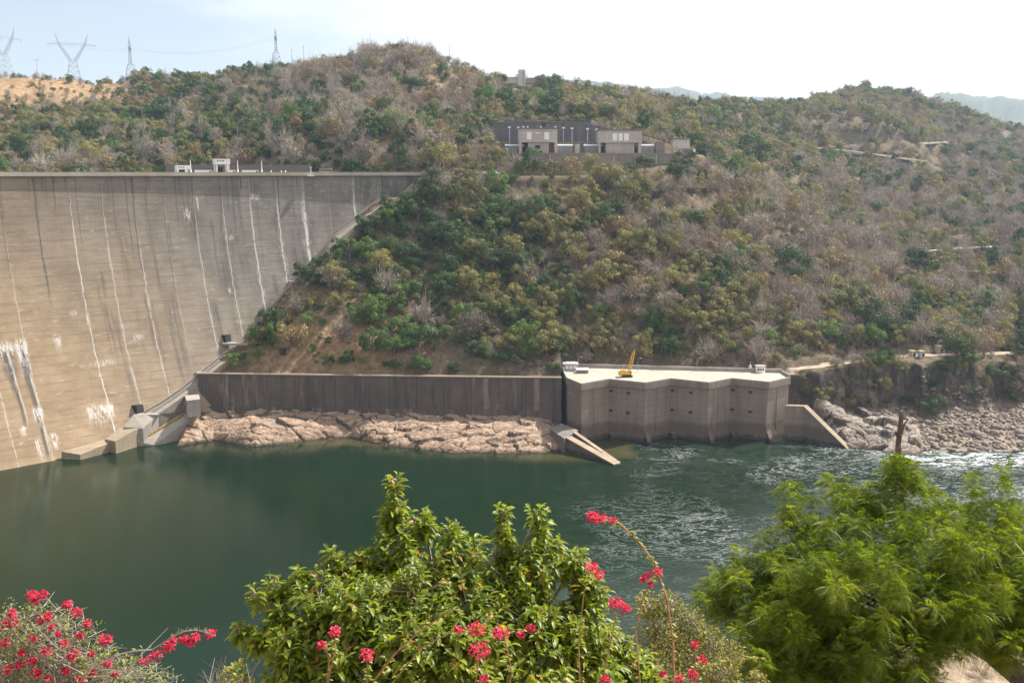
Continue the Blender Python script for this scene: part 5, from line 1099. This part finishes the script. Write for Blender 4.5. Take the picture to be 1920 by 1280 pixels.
# every other plant: one mass of scrub, instanced on its points
me = bpy.data.meshes.new('scrub_cover'); P = np.stack([X[rest], Y[rest], Z[rest]-.1], 1); me.vertices.add(len(P)); me.vertices.foreach_set('co', P.astype(np.float32).ravel())
off = np.cumsum([0]+[NV_[k] for k in KN]); idx = np.array([off[k]+r.integers(NV_[KN[k]]) for k in kind[rest]])
for nm, arr, ty in (('pick', idx, 'INT'), ('size', R_[rest], 'FLOAT'), ('turn', r.uniform(0, 6.28, len(P)), 'FLOAT'), ('tall', r.uniform(.95, 1.75, len(P)), 'FLOAT')):
    a = me.attributes.new(nm, ty, 'POINT'); a.data.foreach_set('value', arr.astype(np.int32 if ty == 'INT' else np.float32))
sc = bpy.data.objects.new('scrub_cover', me); COL.objects.link(sc); tag(sc, kind='stuff')
ng = bpy.data.node_groups.new('scatter', 'GeometryNodeTree'); ng.interface.new_socket('Geometry', in_out='INPUT', socket_type='NodeSocketGeometry'); ng.interface.new_socket('Geometry', in_out='OUTPUT', socket_type='NodeSocketGeometry')
gi, go = ng.nodes.new('NodeGroupInput'), ng.nodes.new('NodeGroupOutput'); iop = ng.nodes.new('GeometryNodeInstanceOnPoints'); jn = ng.nodes.new('GeometryNodeJoinGeometry')
def nattr(nm, ty):
    n = ng.nodes.new('GeometryNodeInputNamedAttribute'); n.data_type = ty; n.inputs[0].default_value = nm; return n.outputs[0]
srcs = []
for k in KN:
    for j in range(NV_[k]):
        me_ = CR[k][j]; ob = next((o for o in COL.objects if o.data == me_), None)
        if ob is None:
            plant(k, j, False, X[0], Y[0], Z[0], 1.5, 0, 'lowest '+WORDS[k]+' bush of its kind, near the dam end', 'trees and bushes on the far bank'); ob = next(o for o in COL.objects if o.data == me_)
        srcs.append(ob)
for ob in reversed(srcs):               # join lists its links last-in first
    oi = ng.nodes.new('GeometryNodeObjectInfo'); oi.inputs[0].default_value = ob; oi.transform_space = 'ORIGINAL'; oi.inputs['As Instance'].default_value = True; ng.links.new(oi.outputs['Geometry'], jn.inputs[0])
cx_ = ng.nodes.new('ShaderNodeCombineXYZ'); ng.links.new(nattr('turn', 'FLOAT'), cx_.inputs[2]); cs_ = ng.nodes.new('ShaderNodeCombineXYZ'); mm = ng.nodes.new('ShaderNodeMath'); mm.operation = 'MULTIPLY'
sz = nattr('size', 'FLOAT'); ng.links.new(sz, cs_.inputs[0]); ng.links.new(sz, cs_.inputs[1]); ng.links.new(sz, mm.inputs[0]); ng.links.new(nattr('tall', 'FLOAT'), mm.inputs[1]); ng.links.new(mm.outputs[0], cs_.inputs[2])
ng.links.new(gi.outputs[0], iop.inputs['Points']); ng.links.new(jn.outputs[0], iop.inputs['Instance']); iop.inputs['Pick Instance'].default_value = True; ng.links.new(nattr('pick', 'INT'), iop.inputs['Instance Index'])
ng.links.new(cx_.outputs[0], iop.inputs['Rotation']); ng.links.new(cs_.outputs[0], iop.inputs['Scale']); ng.links.new(iop.outputs[0], go.inputs[0])
sc.modifiers.new('scatter', 'NODES').node_group = ng
# ------------------------------------------------------------------ the near bank the photographer stands on
def near_z(X, Y):
    z = np.interp(Y, [-40, 0, 1.4, 2.6, 6, 9, 14, 60, 160, 215], [101, 98.1, 98.0, 96.3, 93.6, 92.0, 88.5, 58, -2, -13])
    k = sstep(4.2, 6, X)*sstep(8.5, 10.5, Y)*(1-sstep(14.2, 17, Y)); z = z*(1-k)+92.9*k
    return z+(fbm(X/2.2, Y/2.2, 5)-.5)*np.clip(Y/14, .05, 1)*(.5+Y/60)
nx_ = np.concatenate([np.linspace(-260, -16, 50), np.linspace(-15, 15, 160), np.linspace(16, 330, 60)]); ny_ = np.concatenate([np.linspace(-30, 22, 170), np.linspace(23, 215, 120)]); A_, B_ = np.meshgrid(nx_, ny_)
m = NM('near_earth'); n3 = m.tex(3, 8, .7); c = m.ramp(n3, [(.3, (.22, .15, .10)), (.6, (.48, .37, .28)), (.8, (.62, .52, .42))]); c = m.mix(m.rng(m.tex(.3, 4, .6), .45, .6, 0, .5), c, (.15, .13, .06)); m.bump(n3, .08, 1)
o = np_mesh('near_bank', np.stack([A_, B_, near_z(A_, B_)], 2).reshape(-1, 3), grid_faces(len(nx_), len(ny_)), m.out(c, .95, .1), True); tag(o, kind='structure')
def nz1(x, y): return float(near_z(np.array([x]), np.array([y]))[0])

# ------------------------------------------------------------------ foreground leaves
def frame_of(D, r, droop):
    D = D/np.linalg.norm(D, axis=1)[:, None]; up = np.array([0, 0, 1.])+r.normal(0, .25, D.shape); S_ = np.cross(D, up); S_ /= np.linalg.norm(S_, axis=1)[:, None]+1e-9; N = np.cross(S_, D); return D, S_, N
def blade_leaves(P, D, L, Wd, r, fold=.25, droop=.35):
    """curved, creased leaf blades: 8 vertices, 8 triangles each"""
    D, S_, N = frame_of(D, r, droop); n = len(P); L = L[:, None]; W = Wd[:, None]*.5; g = np.array([0, 0, -1.])*L*droop
    b = P; c1 = P+D*L*.35+N*L*.03+g*.08; c2 = P+D*L*.72+N*L*.01+g*.35; tp = P+D*L*1.0+g*.8
    l1, r1 = c1+S_*W*.9+N*W*fold*2, c1-S_*W*.9+N*W*fold*2; l2, r2 = c2+S_*W*.75+N*W*fold*1.6, c2-S_*W*.75+N*W*fold*1.6
    V = np.stack([b, l1, c1, r1, l2, c2, r2, tp], 1).reshape(-1, 3)
    T = np.array([(0, 2, 1), (0, 3, 2), (1, 2, 5), (1, 5, 4), (2, 3, 6), (2, 6, 5), (4, 5, 7), (5, 6, 7)]); F = (T[None]+8*np.arange(n)[:, None, None]).reshape(-1, 3); return V, F
def lobe_points(lobes, per, r, fy=1.0, shell=.35, scale=1.0):
    """sample twig ends through the lobes of a crown: (photo sight line, distance, radius) -> metres"""
    P, C, K = [], [], []
    for i, (px, py, Y, rp) in enumerate(lobes):
        c = at(px, py, Y); R = rp*Y/FPX*scale; n = max(3, int(per*rp*rp)); d = r.normal(size=(n, 3)); d /= np.linalg.norm(d, axis=1)[:, None]; q = R*(shell+(1-shell)*r.random(n)**.6)
        P.append(np.array(c)[None]+d*q[:, None]*np.array([1, fy, 1])); C.append(np.repeat(np.array(c)[None], n, 0)); K.append(np.full(n, i))
    return np.concatenate(P), np.concatenate(C), np.concatenate(K)
# glossy broadleaf tree in the middle
GL = [(737,903,9.2,20),(740,940,9.2,24),(742,975,9.2,36),(795,975,9.1,28),(745,1025,9,52),(700,1060,9,48),(850,1000,8.9,28),(865,1055,8.8,62),(945,958,8.7,16),(948,992,8.7,20),(946,1030,8.7,30),(945,1075,8.6,50),(1008,955,8.8,17),(1014,992,8.8,24),(1040,1015,8.8,20),(1010,1060,8.6,50),(1082,1050,8.6,30),(1100,1105,8.5,45),(615,1038,8.8,18),(650,1068,8.8,40),(565,1082,8.7,32),(515,1098,8.6,26),(475,1108,8.5,16),(600,1125,8.5,60),(525,1150,8.5,38),(450,1178,8.4,18),(487,1192,8.4,34),(560,1205,8.2,60),(680,1140,8.3,75),(780,1105,8.5,75),(780,1200,8.0,85),(660,1235,8,70),(880,1145,8.3,75),(900,1240,7.9,90),(1000,1160,8.3,75),(1010,1255,8,80),(1090,1180,8.3,65),(1120,1250,8.2,60),(1160,1190,8.5,30),(1185,1240,8.4,42),(445,1272,8,32),(540,1275,8,50),(1215,1280,8.2,45),(770,1275,7.8,70),(640,1290,7.9,60)]
r = np.random.default_rng(21); TP, TC, TK = lobe_points(GL, .024, r, 1.15, .25, 1.04)
rc = np.array(at(800, 1500, 8.8)); out = (TP-rc); out /= np.linalg.norm(out, axis=1)[:, None]; lo_ = (TP-TC); lo_ /= np.linalg.norm(lo_, axis=1)[:, None]+1e-6
tipd = out*.6+lo_*.5+np.array([0, 0, .55]); tipd /= np.linalg.norm(tipd, axis=1)[:, None]
P, D, L = [], [], []
for k in range(10):
    s = k/9; th = k*2.4+r.uniform(0, 6.28, len(TP))*.3+TK; a = np.cross(tipd, [0, 0, 1.]); a /= np.linalg.norm(a, axis=1)[:, None]+1e-6; b = np.cross(tipd, a)
    rad = a*np.cos(th)[:, None]+b*np.sin(th)[:, None]; P.append(TP-tipd*(.13*(1-s))); D.append(tipd*(.15+.55*s)+rad*(1.0-.35*s)+np.array([0, 0, -.25+.25*s])+r.normal(0, .15, TP.shape)); L.append(r.uniform(.075, .125, len(TP))*(1-.35*s*(k == 9)))
P = np.concatenate(P); D = np.concatenate(D); L = np.concatenate(L); keepm = r.random(len(P)) < .9; P, D, L = P[keepm], D[keepm], L[keepm]
V, F = blade_leaves(P, D, L, L*.40, r, .22, .4); print('glossy leaves', len(P))
lf = np.clip(r.random(len(P))*.75+.25*(r.random(len(P)) < .06), 0, 1); lf = np.where(r.random(len(P)) < .035, 1.0, lf*.85)
M_GLOSSY = leafmat('glossy_leaves', [(.10, .145, .016), (.19, .25, .024), (.28, .33, .034), (.36, .385, .045), (.36, .19, .03)], rough=.42, trans=.55, spec=.55, seed_obj=False)
gt = thing('broadleaf_tree', 'large glossy-leaved green tree in the middle foreground with upright leafy spires', 'tree', (at(800, 1500, 8.8).x, 8.8, nz1(at(800, 1500, 8.8).x, 8.8)))
o = np_mesh('crown', V-np.array(gt.location)[None], F, M_GLOSSY, False, {'leaf': np.repeat(lf, 8)}); o.parent = gt
def branches(mb, base, lobes, TP, TC, TK, r, r0, frac=.5, tw=.004, fork=.55):
    b = Vector(base)
    for i, (px, py, Y, rp) in enumerate(lobes):
        c = at(px, py, Y); q = b.lerp(c, fork)+Vector(tuple(r.normal(0, .08, 3)))-Vector((0, 0, .12)); mb.tube([b, b.lerp(q, .5)+Vector((0, 0, -.03)), q, c], r0*.6, r0*.14, 5)
    for i in range(len(TP)):
        if r.random() > frac: continue
        c = Vector(TC[i]); e = Vector(TP[i]); mb.tube([c, c.lerp(e, .5)+Vector((0, 0, -.02)), e], tw*1.3, tw*.6, 3, cap=False)
mb = MB(); bs = Vector(gt.location); fk = at(800, 1420, 8.7); mb.tube([bs-Vector((0, 0, .3)), bs.lerp(fk, .5)+Vector((.06, 0, 0)), fk], .13, .08, 9); branches(mb, fk, GL, TP, TC, TK, r, .07, .8, .005); rel(mb.build('trunk', M_GBARK), gt)

# feathery tree at right
FL = [(1690,872,13,20),(1672,884,13,16),(1712,886,13,18),(1690,890,12.9,30),(1700,915,13,42),(1650,935,12.9,38),(1745,950,13,38),(1480,925,12.6,20),(1505,955,12.6,30),(1480,985,12.5,28),(1560,915,12.9,20),(1590,930,12.9,34),(1600,975,12.8,50),(1825,895,13.4,10),(1828,930,13.4,18),(1882,880,13.4,10),(1885,915,13.4,20),(1800,975,13.2,40),(1860,975,13.2,50),(1910,985,13.2,50),(1550,1010,12.5,55),(1660,1010,12.5,70),(1750,1030,12.6,75),(1850,1050,12.7,85),(1925,1080,12.7,80),(1435,1015,12.4,14),(1455,1060,12.2,45),(1500,1060,12.2,60),(1395,1045,12.2,18),(1385,1080,12.1,28),(1350,1090,12,28),(1318,1108,12,16),(1400,1120,12,50),(1360,1150,11.9,42),(1330,1135,11.9,22),(1500,1130,11.8,85),(1620,1110,11.8,95),(1750,1130,11.9,100),(1890,1160,12,95),(1450,1200,11.5,75),(1405,1240,11.4,45),(1550,1220,11.4,95),(1680,1225,11.4,85),(1790,1180,11.6,60),(1460,1275,11.2,60),(1600,1285,11.2,70),(1720,1285,11.3,45),(1950,1190,11.8,60)]
r = np.random.default_rng(31); SUB = []
for px, py, Y, rp in FL:                 # each bough breaks up into tufts
    for k in range(max(3, int(rp/3.6))): a, q = r.uniform(0, 6.28), rp*math.sqrt(r.random())*.95; SUB.append((px+q*math.cos(a), py-4+q*math.sin(a)*.95, Y+r.normal(0, .3)*rp/60, max(8, rp*r.uniform(.16, .32))))
FL0 = FL; n0_ = len(FL0); TP, TC, TK = lobe_points(FL0+SUB, .17, r, 1.15, .25, 1.0)
th_ = (TK >= n0_) | (r.random(len(TK)) < .55); TP, TC, TK = TP[th_], TC[th_], TK[th_]; FL = FL0+SUB
rc = np.array(at(1720, 1450, 12.3)); out = TP-rc; out /= np.linalg.norm(out, axis=1)[:, None]; lo_ = TP-TC; lo_ /= np.linalg.norm(lo_, axis=1)[:, None]+1e-6
D = out*.3+lo_*.6+np.array([0, 0, 0.0])+r.normal(0, .8, TP.shape); D, S_, N = frame_of(D, r, 0); n = len(TP); L = r.uniform(.11, .20, n)[:, None]; VV, FF = [], []; NP_ = 10; tone = r.random(n)*.6+.4*np.random.default_rng(5).random(len(FL))[TK]
for k in range(NP_):
    s = (k+.6)/NP_; c = TP+D*L*s+np.array([0, 0, -1.])*L*(.55*s*s); w = L*(.20*math.sin(math.pi*min(.96, .18+.8*s)))+.008; fw = L*.024
    for sd in (-1, 1):
        e = c+S_*sd*w+D*w*.35+np.array([0, 0, -1.])*w*.45; a_ = D*fw; VV.append(np.stack([c-a_*.3, (c+e)/2+a_*1.1+N*.002, e, (c+e)/2-a_*1.0], 1))
V = np.stack(VV, 1).reshape(-1, 3); F = np.arange(len(V)).reshape(-1, 4); print('feather leaves', n)
M_FEATH = leafmat('feathery_leaves', [(.045, .075, .012), (.11, .16, .018), (.20, .255, .024), (.30, .33, .035)], rough=.5, trans=.45, spec=.3, seed_obj=False)
tb = at(1960, 1310, 12.4); ft = thing('feathery_tree', 'big feathery-leaved green tree filling the right foreground', 'tree', (tb.x, tb.y, nz1(tb.x, tb.y)))
o = np_mesh('crown', V-np.array(ft.location)[None], F, M_FEATH, False, {'leaf': np.repeat(tone, 4*2*NP_)}); o.parent = ft
mb = MB(); bs = Vector(ft.location); j0 = at(1860, 1225, 12.2); j1 = at(1760, 1170, 12.1); mb.tube([bs-Vector((0, 0, .4)), bs.lerp(j0, .5)+Vector((.05, 0, .05)), j0, j1], .19, .1, 9)
branches(mb, j1, [l for l in FL0 if l[1] > 1000], TP, TC, TK, r, .04, 0, .003, .5); rel(mb.build('trunk', plain('dark_bark', (.07, .055, .045), .9, .4, 6, bump=.02)), ft)

# small-leaved yellow-green shrub between the two
YL = [(1215,1135,10,28),(1255,1130,10,26),(1290,1165,10,34),(1235,1180,9.9,45),(1330,1200,9.9,32),(1290,1225,9.8,45),(1375,1225,9.9,26),(1240,1255,9.6,55),(1350,1265,9.6,45),(1420,1275,9.7,22)]
r = np.random.default_rng(41); TP, TC, TK = lobe_points(YL, .55, r, 1.1, .25); D = (TP-TC)+r.normal(0, .12, TP.shape)+np.array([0, 0, .04]); L = r.uniform(.022, .045, len(TP)); V, F = blade_leaves(TP, D, L, L*.55, r, .2, .2)
ys_ = thing('yellow_shrub', 'yellowish small-leaved shrub between the glossy tree and the feathery tree', 'shrub', (at(1290, 1400, 9.9).x, 9.9, nz1(at(1290, 1400, 9.9).x, 9.9)))
o = np_mesh('crown', V-np.array(ys_.location)[None], F, leafmat('yellow_leaves', [(.11, .11, .025), (.20, .185, .04), (.33, .27, .07)], rough=.5, trans=.3, seed_obj=False), False, {'leaf': np.repeat(r.random(len(TP)), 8)}); o.parent = ys_
mb = MB(); fk = at(1290, 1330, 9.9); mb.tube([Vector(ys_.location)-Vector((0, 0, .2)), fk], .05, .03, 6); branches(mb, fk, YL, TP, TC, TK, r, .03, .06, .003); rel(mb.build('trunk', M_GBARK), ys_)

# bougainvilleas
M_BRACT = leafmat('magenta_bracts', [(.42, .016, .065), (.62, .03, .12), (.80, .10, .22)], rough=.6, trans=.3, seed_obj=False)
M_TWIG = plain('grey_twig', (.27, .23, .20), .9, .3, 20); M_RTWIG = plain('reddish_stem', (.30, .17, .09), .8, .3, 20)
M_BLEAF = leafmat('bougainvillea_leaves', [(.10, .13, .02), (.20, .24, .045), (.34, .34, .08)], rough=.45, trans=.35, seed_obj=False)
def cluster(px, py, rp, Y, par, r):
    c = at(px, py, Y); R = rp*.86*Y/FPX; n = int(20+rp*5); d = r.normal(size=(n, 3)); d /= np.linalg.norm(d, axis=1)[:, None]; P = np.array(c)[None]+d*R*(.35+.75*r.random((n, 1)))*np.array([1.15, 1, .85]); L = r.uniform(.016, .027, n)
    D = d+r.normal(0, .6, d.shape); V, F = blade_leaves(P, D, L, L*.85, r, .3, .1); o = np_mesh('flower_cluster', V-np.array(par.location)[None], F, M_BRACT, False, {'leaf': np.repeat(r.random(n), 8)}); o.parent = par
def wiggle(a, b, r, amp, n=6):
    P = [Vector(a).lerp(Vector(b), i/n) for i in range(n+1)]; L = (Vector(b)-Vector(a)).length
    for i in range(1, n): P[i] += Vector(tuple(r.normal(0, amp*L, 3)))+Vector((0, 0, .10*L*math.sin(math.pi*i/n)))
    return P
r = np.random.default_rng(51); bq = at(80, 1420, 7.2)
bl = thing('bougainvillea', 'tangled grey-twigged bougainvillea with magenta flowers in the bottom left corner', 'shrub', (bq.x, 7.2, nz1(bq.x, 7.2)))
FLW = [(60,1115,9),(80,1113,7),(66,1127,6),(126,1132,7),(145,1147,9),(90,1156,9),(77,1161,8),(23,1148,6),(12,1170,9),(25,1165,8),(164,1169,7),(96,1174,5),(198,1198,12),(120,1206,8),(137,1226,11),(10,1203,8),(62,1197,6),(87,1221,9),(60,1239,8),(16,1254,9),(68,1261,9),(123,1257,6),(202,1241,8),(171,1260,5),(273,1241,8),(291,1229,11),(314,1212,12),(326,1199,6),(345,1198,8),(358,1203,9),(366,1193,8),(395,1187,9),(170,1224,5),(36,1246,6),(40,1222,5),(150,1190,5),(108,1189,4),(215,1262,4),(90,1272,5),(150,1275,6)]
mb = MB(); ends = []; hubs = [at(40, 1330, 7.3), at(110, 1330, 7.1), at(170, 1330, 7.2), at(-20, 1330, 7.2), at(230, 1330, 7.3)]
for h in hubs: mb.tube([Vector(bl.location), h], .03, .018, 6)
def top_y(x): return np.interp(x, [-60, 0, 60, 100, 150, 200, 260, 320, 380], [1130, 1140, 1112, 1140, 1150, 1185, 1225, 1255, 1275])
for i in range(110):
    x = r.uniform(-40, 340); y = top_y(x)+r.gamma(1.5, 28); Y = 7.2+r.normal(0, .25); h = hubs[int(r.integers(5))]; e = at(x, y, Y); pts = wiggle(h, e, r, .035); mb.tube(pts, .006, .002, 3, cap=False); ends.append(pts)
    for k in range(7):
        a = pts[int(r.integers(2, 7))]; v = Vector(tuple(r.normal(0, 1, 3))); v.z = abs(v.z)*.6; mb.tube([a, a+v*r.uniform(.03, .10)], .0032, .0012, 3, cap=False)
for x, y, rp in FLW:
    if x < 260: pts = wiggle(hubs[int(r.integers(5))], at(x, y, 7.1), r, .03); mb.tube(pts, .007, .003, 4, cap=False)
for line in ([(150,1262),(215,1228),(255,1219),(285,1217),(305,1205),(325,1192),(345,1183),(365,1180),(385,1184),(395,1188)], [(130,1300),(200,1262),(270,1247),(300,1232)]):
    P = [at(x, y, 7.0) for x, y in line]; mb.tube(P, .009, .003, 4)
    for i in range(60):
        k = r.uniform(len(P)*.45, len(P)-1.01); a = P[int(k)].lerp(P[int(k)+1], k % 1); v = Vector(tuple(r.normal(0, 1, 3))); v.z = abs(v.z); mb.tube([a, a+v.normalized()*r.uniform(.015, .045)], .0022, .001, 3, cap=False)
rel(mb.build('stem', M_TWIG), bl)
for f in FLW: cluster(*f, 7.05, bl, r)
n = 2600; ii_ = r.integers(0, len(ends), n); P = np.array([ends[i][int(r.integers(2, 7))] for i in ii_])+r.normal(0, .035, (n, 3)); L = r.uniform(.018, .034, n); V, F = blade_leaves(P, r.normal(0, 1, (n, 3)), L, L*.6, r, .2, .2)
o = np_mesh('foliage', V-np.array(bl.location)[None], F, M_BLEAF, False, {'leaf': np.repeat(r.random(n), 8)}); o.parent = bl

bq = at(1240, 1420, 7.6); bc = thing('bougainvillea', 'bougainvillea climbing through the glossy tree, one long arching spray reaching over the river', 'climber', (bq.x, 7.6, nz1(bq.x, 7.6)))
mb = MB(); lp, ld = [], []
def stem(line, Y, r0, r1, leaves=0, ll=(.03, .045)):
    P = [at(x, y, Y) for x, y in line]; n = len(P); Q = [P[0]]
    for i in range(n-1):
        for f in (.33, .66, 1): Q.append(P[i].lerp(P[i+1], f))
    mb.tube(Q, r0, r1, 4)
    for i in range(leaves):
        k = r.uniform(1, len(Q)-1.01); a = Q[int(k)].lerp(Q[int(k)+1], k % 1); lp.append(tuple(a)); d = Vector((1 if i % 2 else -1, 0, 0))*1.0+Vector(tuple(r.normal(0, .35, 3))); ld.append(tuple(d))
stem([(1264,1420),(1264,1290),(1262,1200),(1250,1120),(1228,1055),(1198,1015),(1168,986),(1142,974),(1105,966)], 7.6, .011, .004, 120)
stem([(1250,1400),(1200,1280),(1192,1180),(1205,1125),(1222,1085),(1232,1073)], 7.7, .007, .003, 25)
stem([(700,1420),(690,1290),(740,1225),(790,1180),(850,1140),(870,1150)], 7.3, .009, .004, 40); stem([(720,1400),(735,1280),(790,1215),(850,1180),(893,1180)], 7.3, .008, .004, 30)
stem([(600,1400),(612,1290),(618,1230),(604,1208)], 7.4, .007, .004, 20); stem([(612,1290),(628,1220),(628,1185)], 7.4, .006, .003, 20); stem([(690,1300),(688,1230)], 7.3, .007, .004, 30)
stem([(880,1400),(890,1290),(900,1222)], 7.3, .008, .004, 30); stem([(930,1400),(960,1260),(945,1190),(993,1176)], 7.4, .007, .003, 30); stem([(1100,1400),(1130,1270),(1150,1180),(1160,1135)], 7.6, .008, .004, 40)
stem([(1290,1400),(1300,1290),(1305,1210)], 7.8, .006, .003, 30); stem([(1300,1320),(1317,1238)], 7.8, .005, .003, 20); stem([(1250,1310),(1300,1255),(1360,1240),(1430,1232)], 7.8, .007, .003, 70); stem([(1090,1400),(1085,1200),(1095,1110),(1110,1064)], 7.7, .006, .003, 30)
rel(mb.build('stem', M_RTWIG), bc); P = np.array(lp)+r.normal(0, .006, (len(lp), 3)); L = r.uniform(.03, .046, len(P)); V, F = blade_leaves(P, np.array(ld), L, L*.6, r, .2, .3); o = np_mesh('foliage', V-np.array(bc.location)[None], F, M_BLEAF, False, {'leaf': np.repeat(r.random(len(P))*.6+.4, 8)}); o.parent = bc
for x, y, rp in [(1108,968,10),(1125,972,11),(1148,975,6),(1214,1079,6),(1233,1072,9),(1204,1087,4),(1221,1096,4),(1155,1130,14),(1172,1140,11),(893,1178,16),(938,1184,16),(995,1176,8),(977,1188,6),(900,1219,21),(908,1273,9),(628,1183,10),(603,1208,8),(687,1227,14),(1108,1062,11),(1122,1076,9),(1303,1207,6),(1317,1236,8),(1300,1263,10),(1275,1270,7),(1242,1262,5),(1136,1272,7),(860,1180,7)]: cluster(x, y, rp, 7.55 if x > 1000 else 7.25, bc, r)
# leafless spiky twigs at the lower left of the glossy tree
q = at(420, 1420, 7.4); bt = thing('spiky_shrub', 'leafless spiky grey shrub between the flowers and the glossy tree at the bottom edge', 'shrub', (q.x, 7.4, nz1(q.x, 7.4))); mb = MB()
for i in range(46):
    a = at(r.uniform(380, 480), r.uniform(1290, 1340), 7.4); e = at(r.uniform(365, 490), r.uniform(1228, 1280), 7.4+r.normal(0, .1)); mb.tube([a, a.lerp(e, .5)+Vector(tuple(r.normal(0, .01, 3))), e], .0045, .0015, 3, cap=False)
mb.tube([Vector(bt.location), at(425, 1330, 7.4)], .02, .012, 6); rel(mb.build('stem', M_TWIG), bt)
# weathered snag rising behind the feathery tree
q = at(1688, 930, 16); sn = thing('dead_snag', 'bleached dead tree stub with two broken prongs rising above the feathery tree', 'dead tree', (q.x, 16, nz1(q.x, 16)))
mb = MB(); A = lambda x, y: at(x, y, 16)
mb.tube([Vector(sn.location)-Vector((0, 0, .3)), A(1700, 1100), A(1690, 930), A(1685, 870), A(1684, 835), A(1688, 800), A(1690, 782), A(1689, 771)], .062, .035, 8); m_ = plain('bleached_wood', (.11, .085, .075), .9, .55, 9, bump=.03); rel(mb.build('trunk', m_), sn)
for l in ([(1686,824),(1681,814),(1679,808)], [(1689,812),(1695,796),(1703,785)], [(1690,775),(1685,770),(1678,766)]):
    mb = MB(); mb.tube([A(*p_) for p_ in l], .03, .012, 6); rel(mb.build('prong', m_), sn)

# ------------------------------------------------------------------ the air of the gorge
hz = bpy.data.materials.new('haze_air'); hz.use_nodes = True; hz.node_tree.nodes.remove(hz.node_tree.nodes['Principled BSDF'])
pv = hz.node_tree.nodes.new('ShaderNodeVolumePrincipled'); pv.inputs['Color'].default_value = (.62, .78, 1.0, 1); pv.inputs['Density'].default_value = .00009; pv.inputs['Anisotropy'].default_value = .35
hz.node_tree.links.new(pv.outputs[0], hz.node_tree.nodes['Material Output'].inputs['Volume'])
mb = MB(); mb.box((0, 3600, 280), (9000, 7600, 600)); o = mb.build('haze', hz); tag(o, kind='stuff')
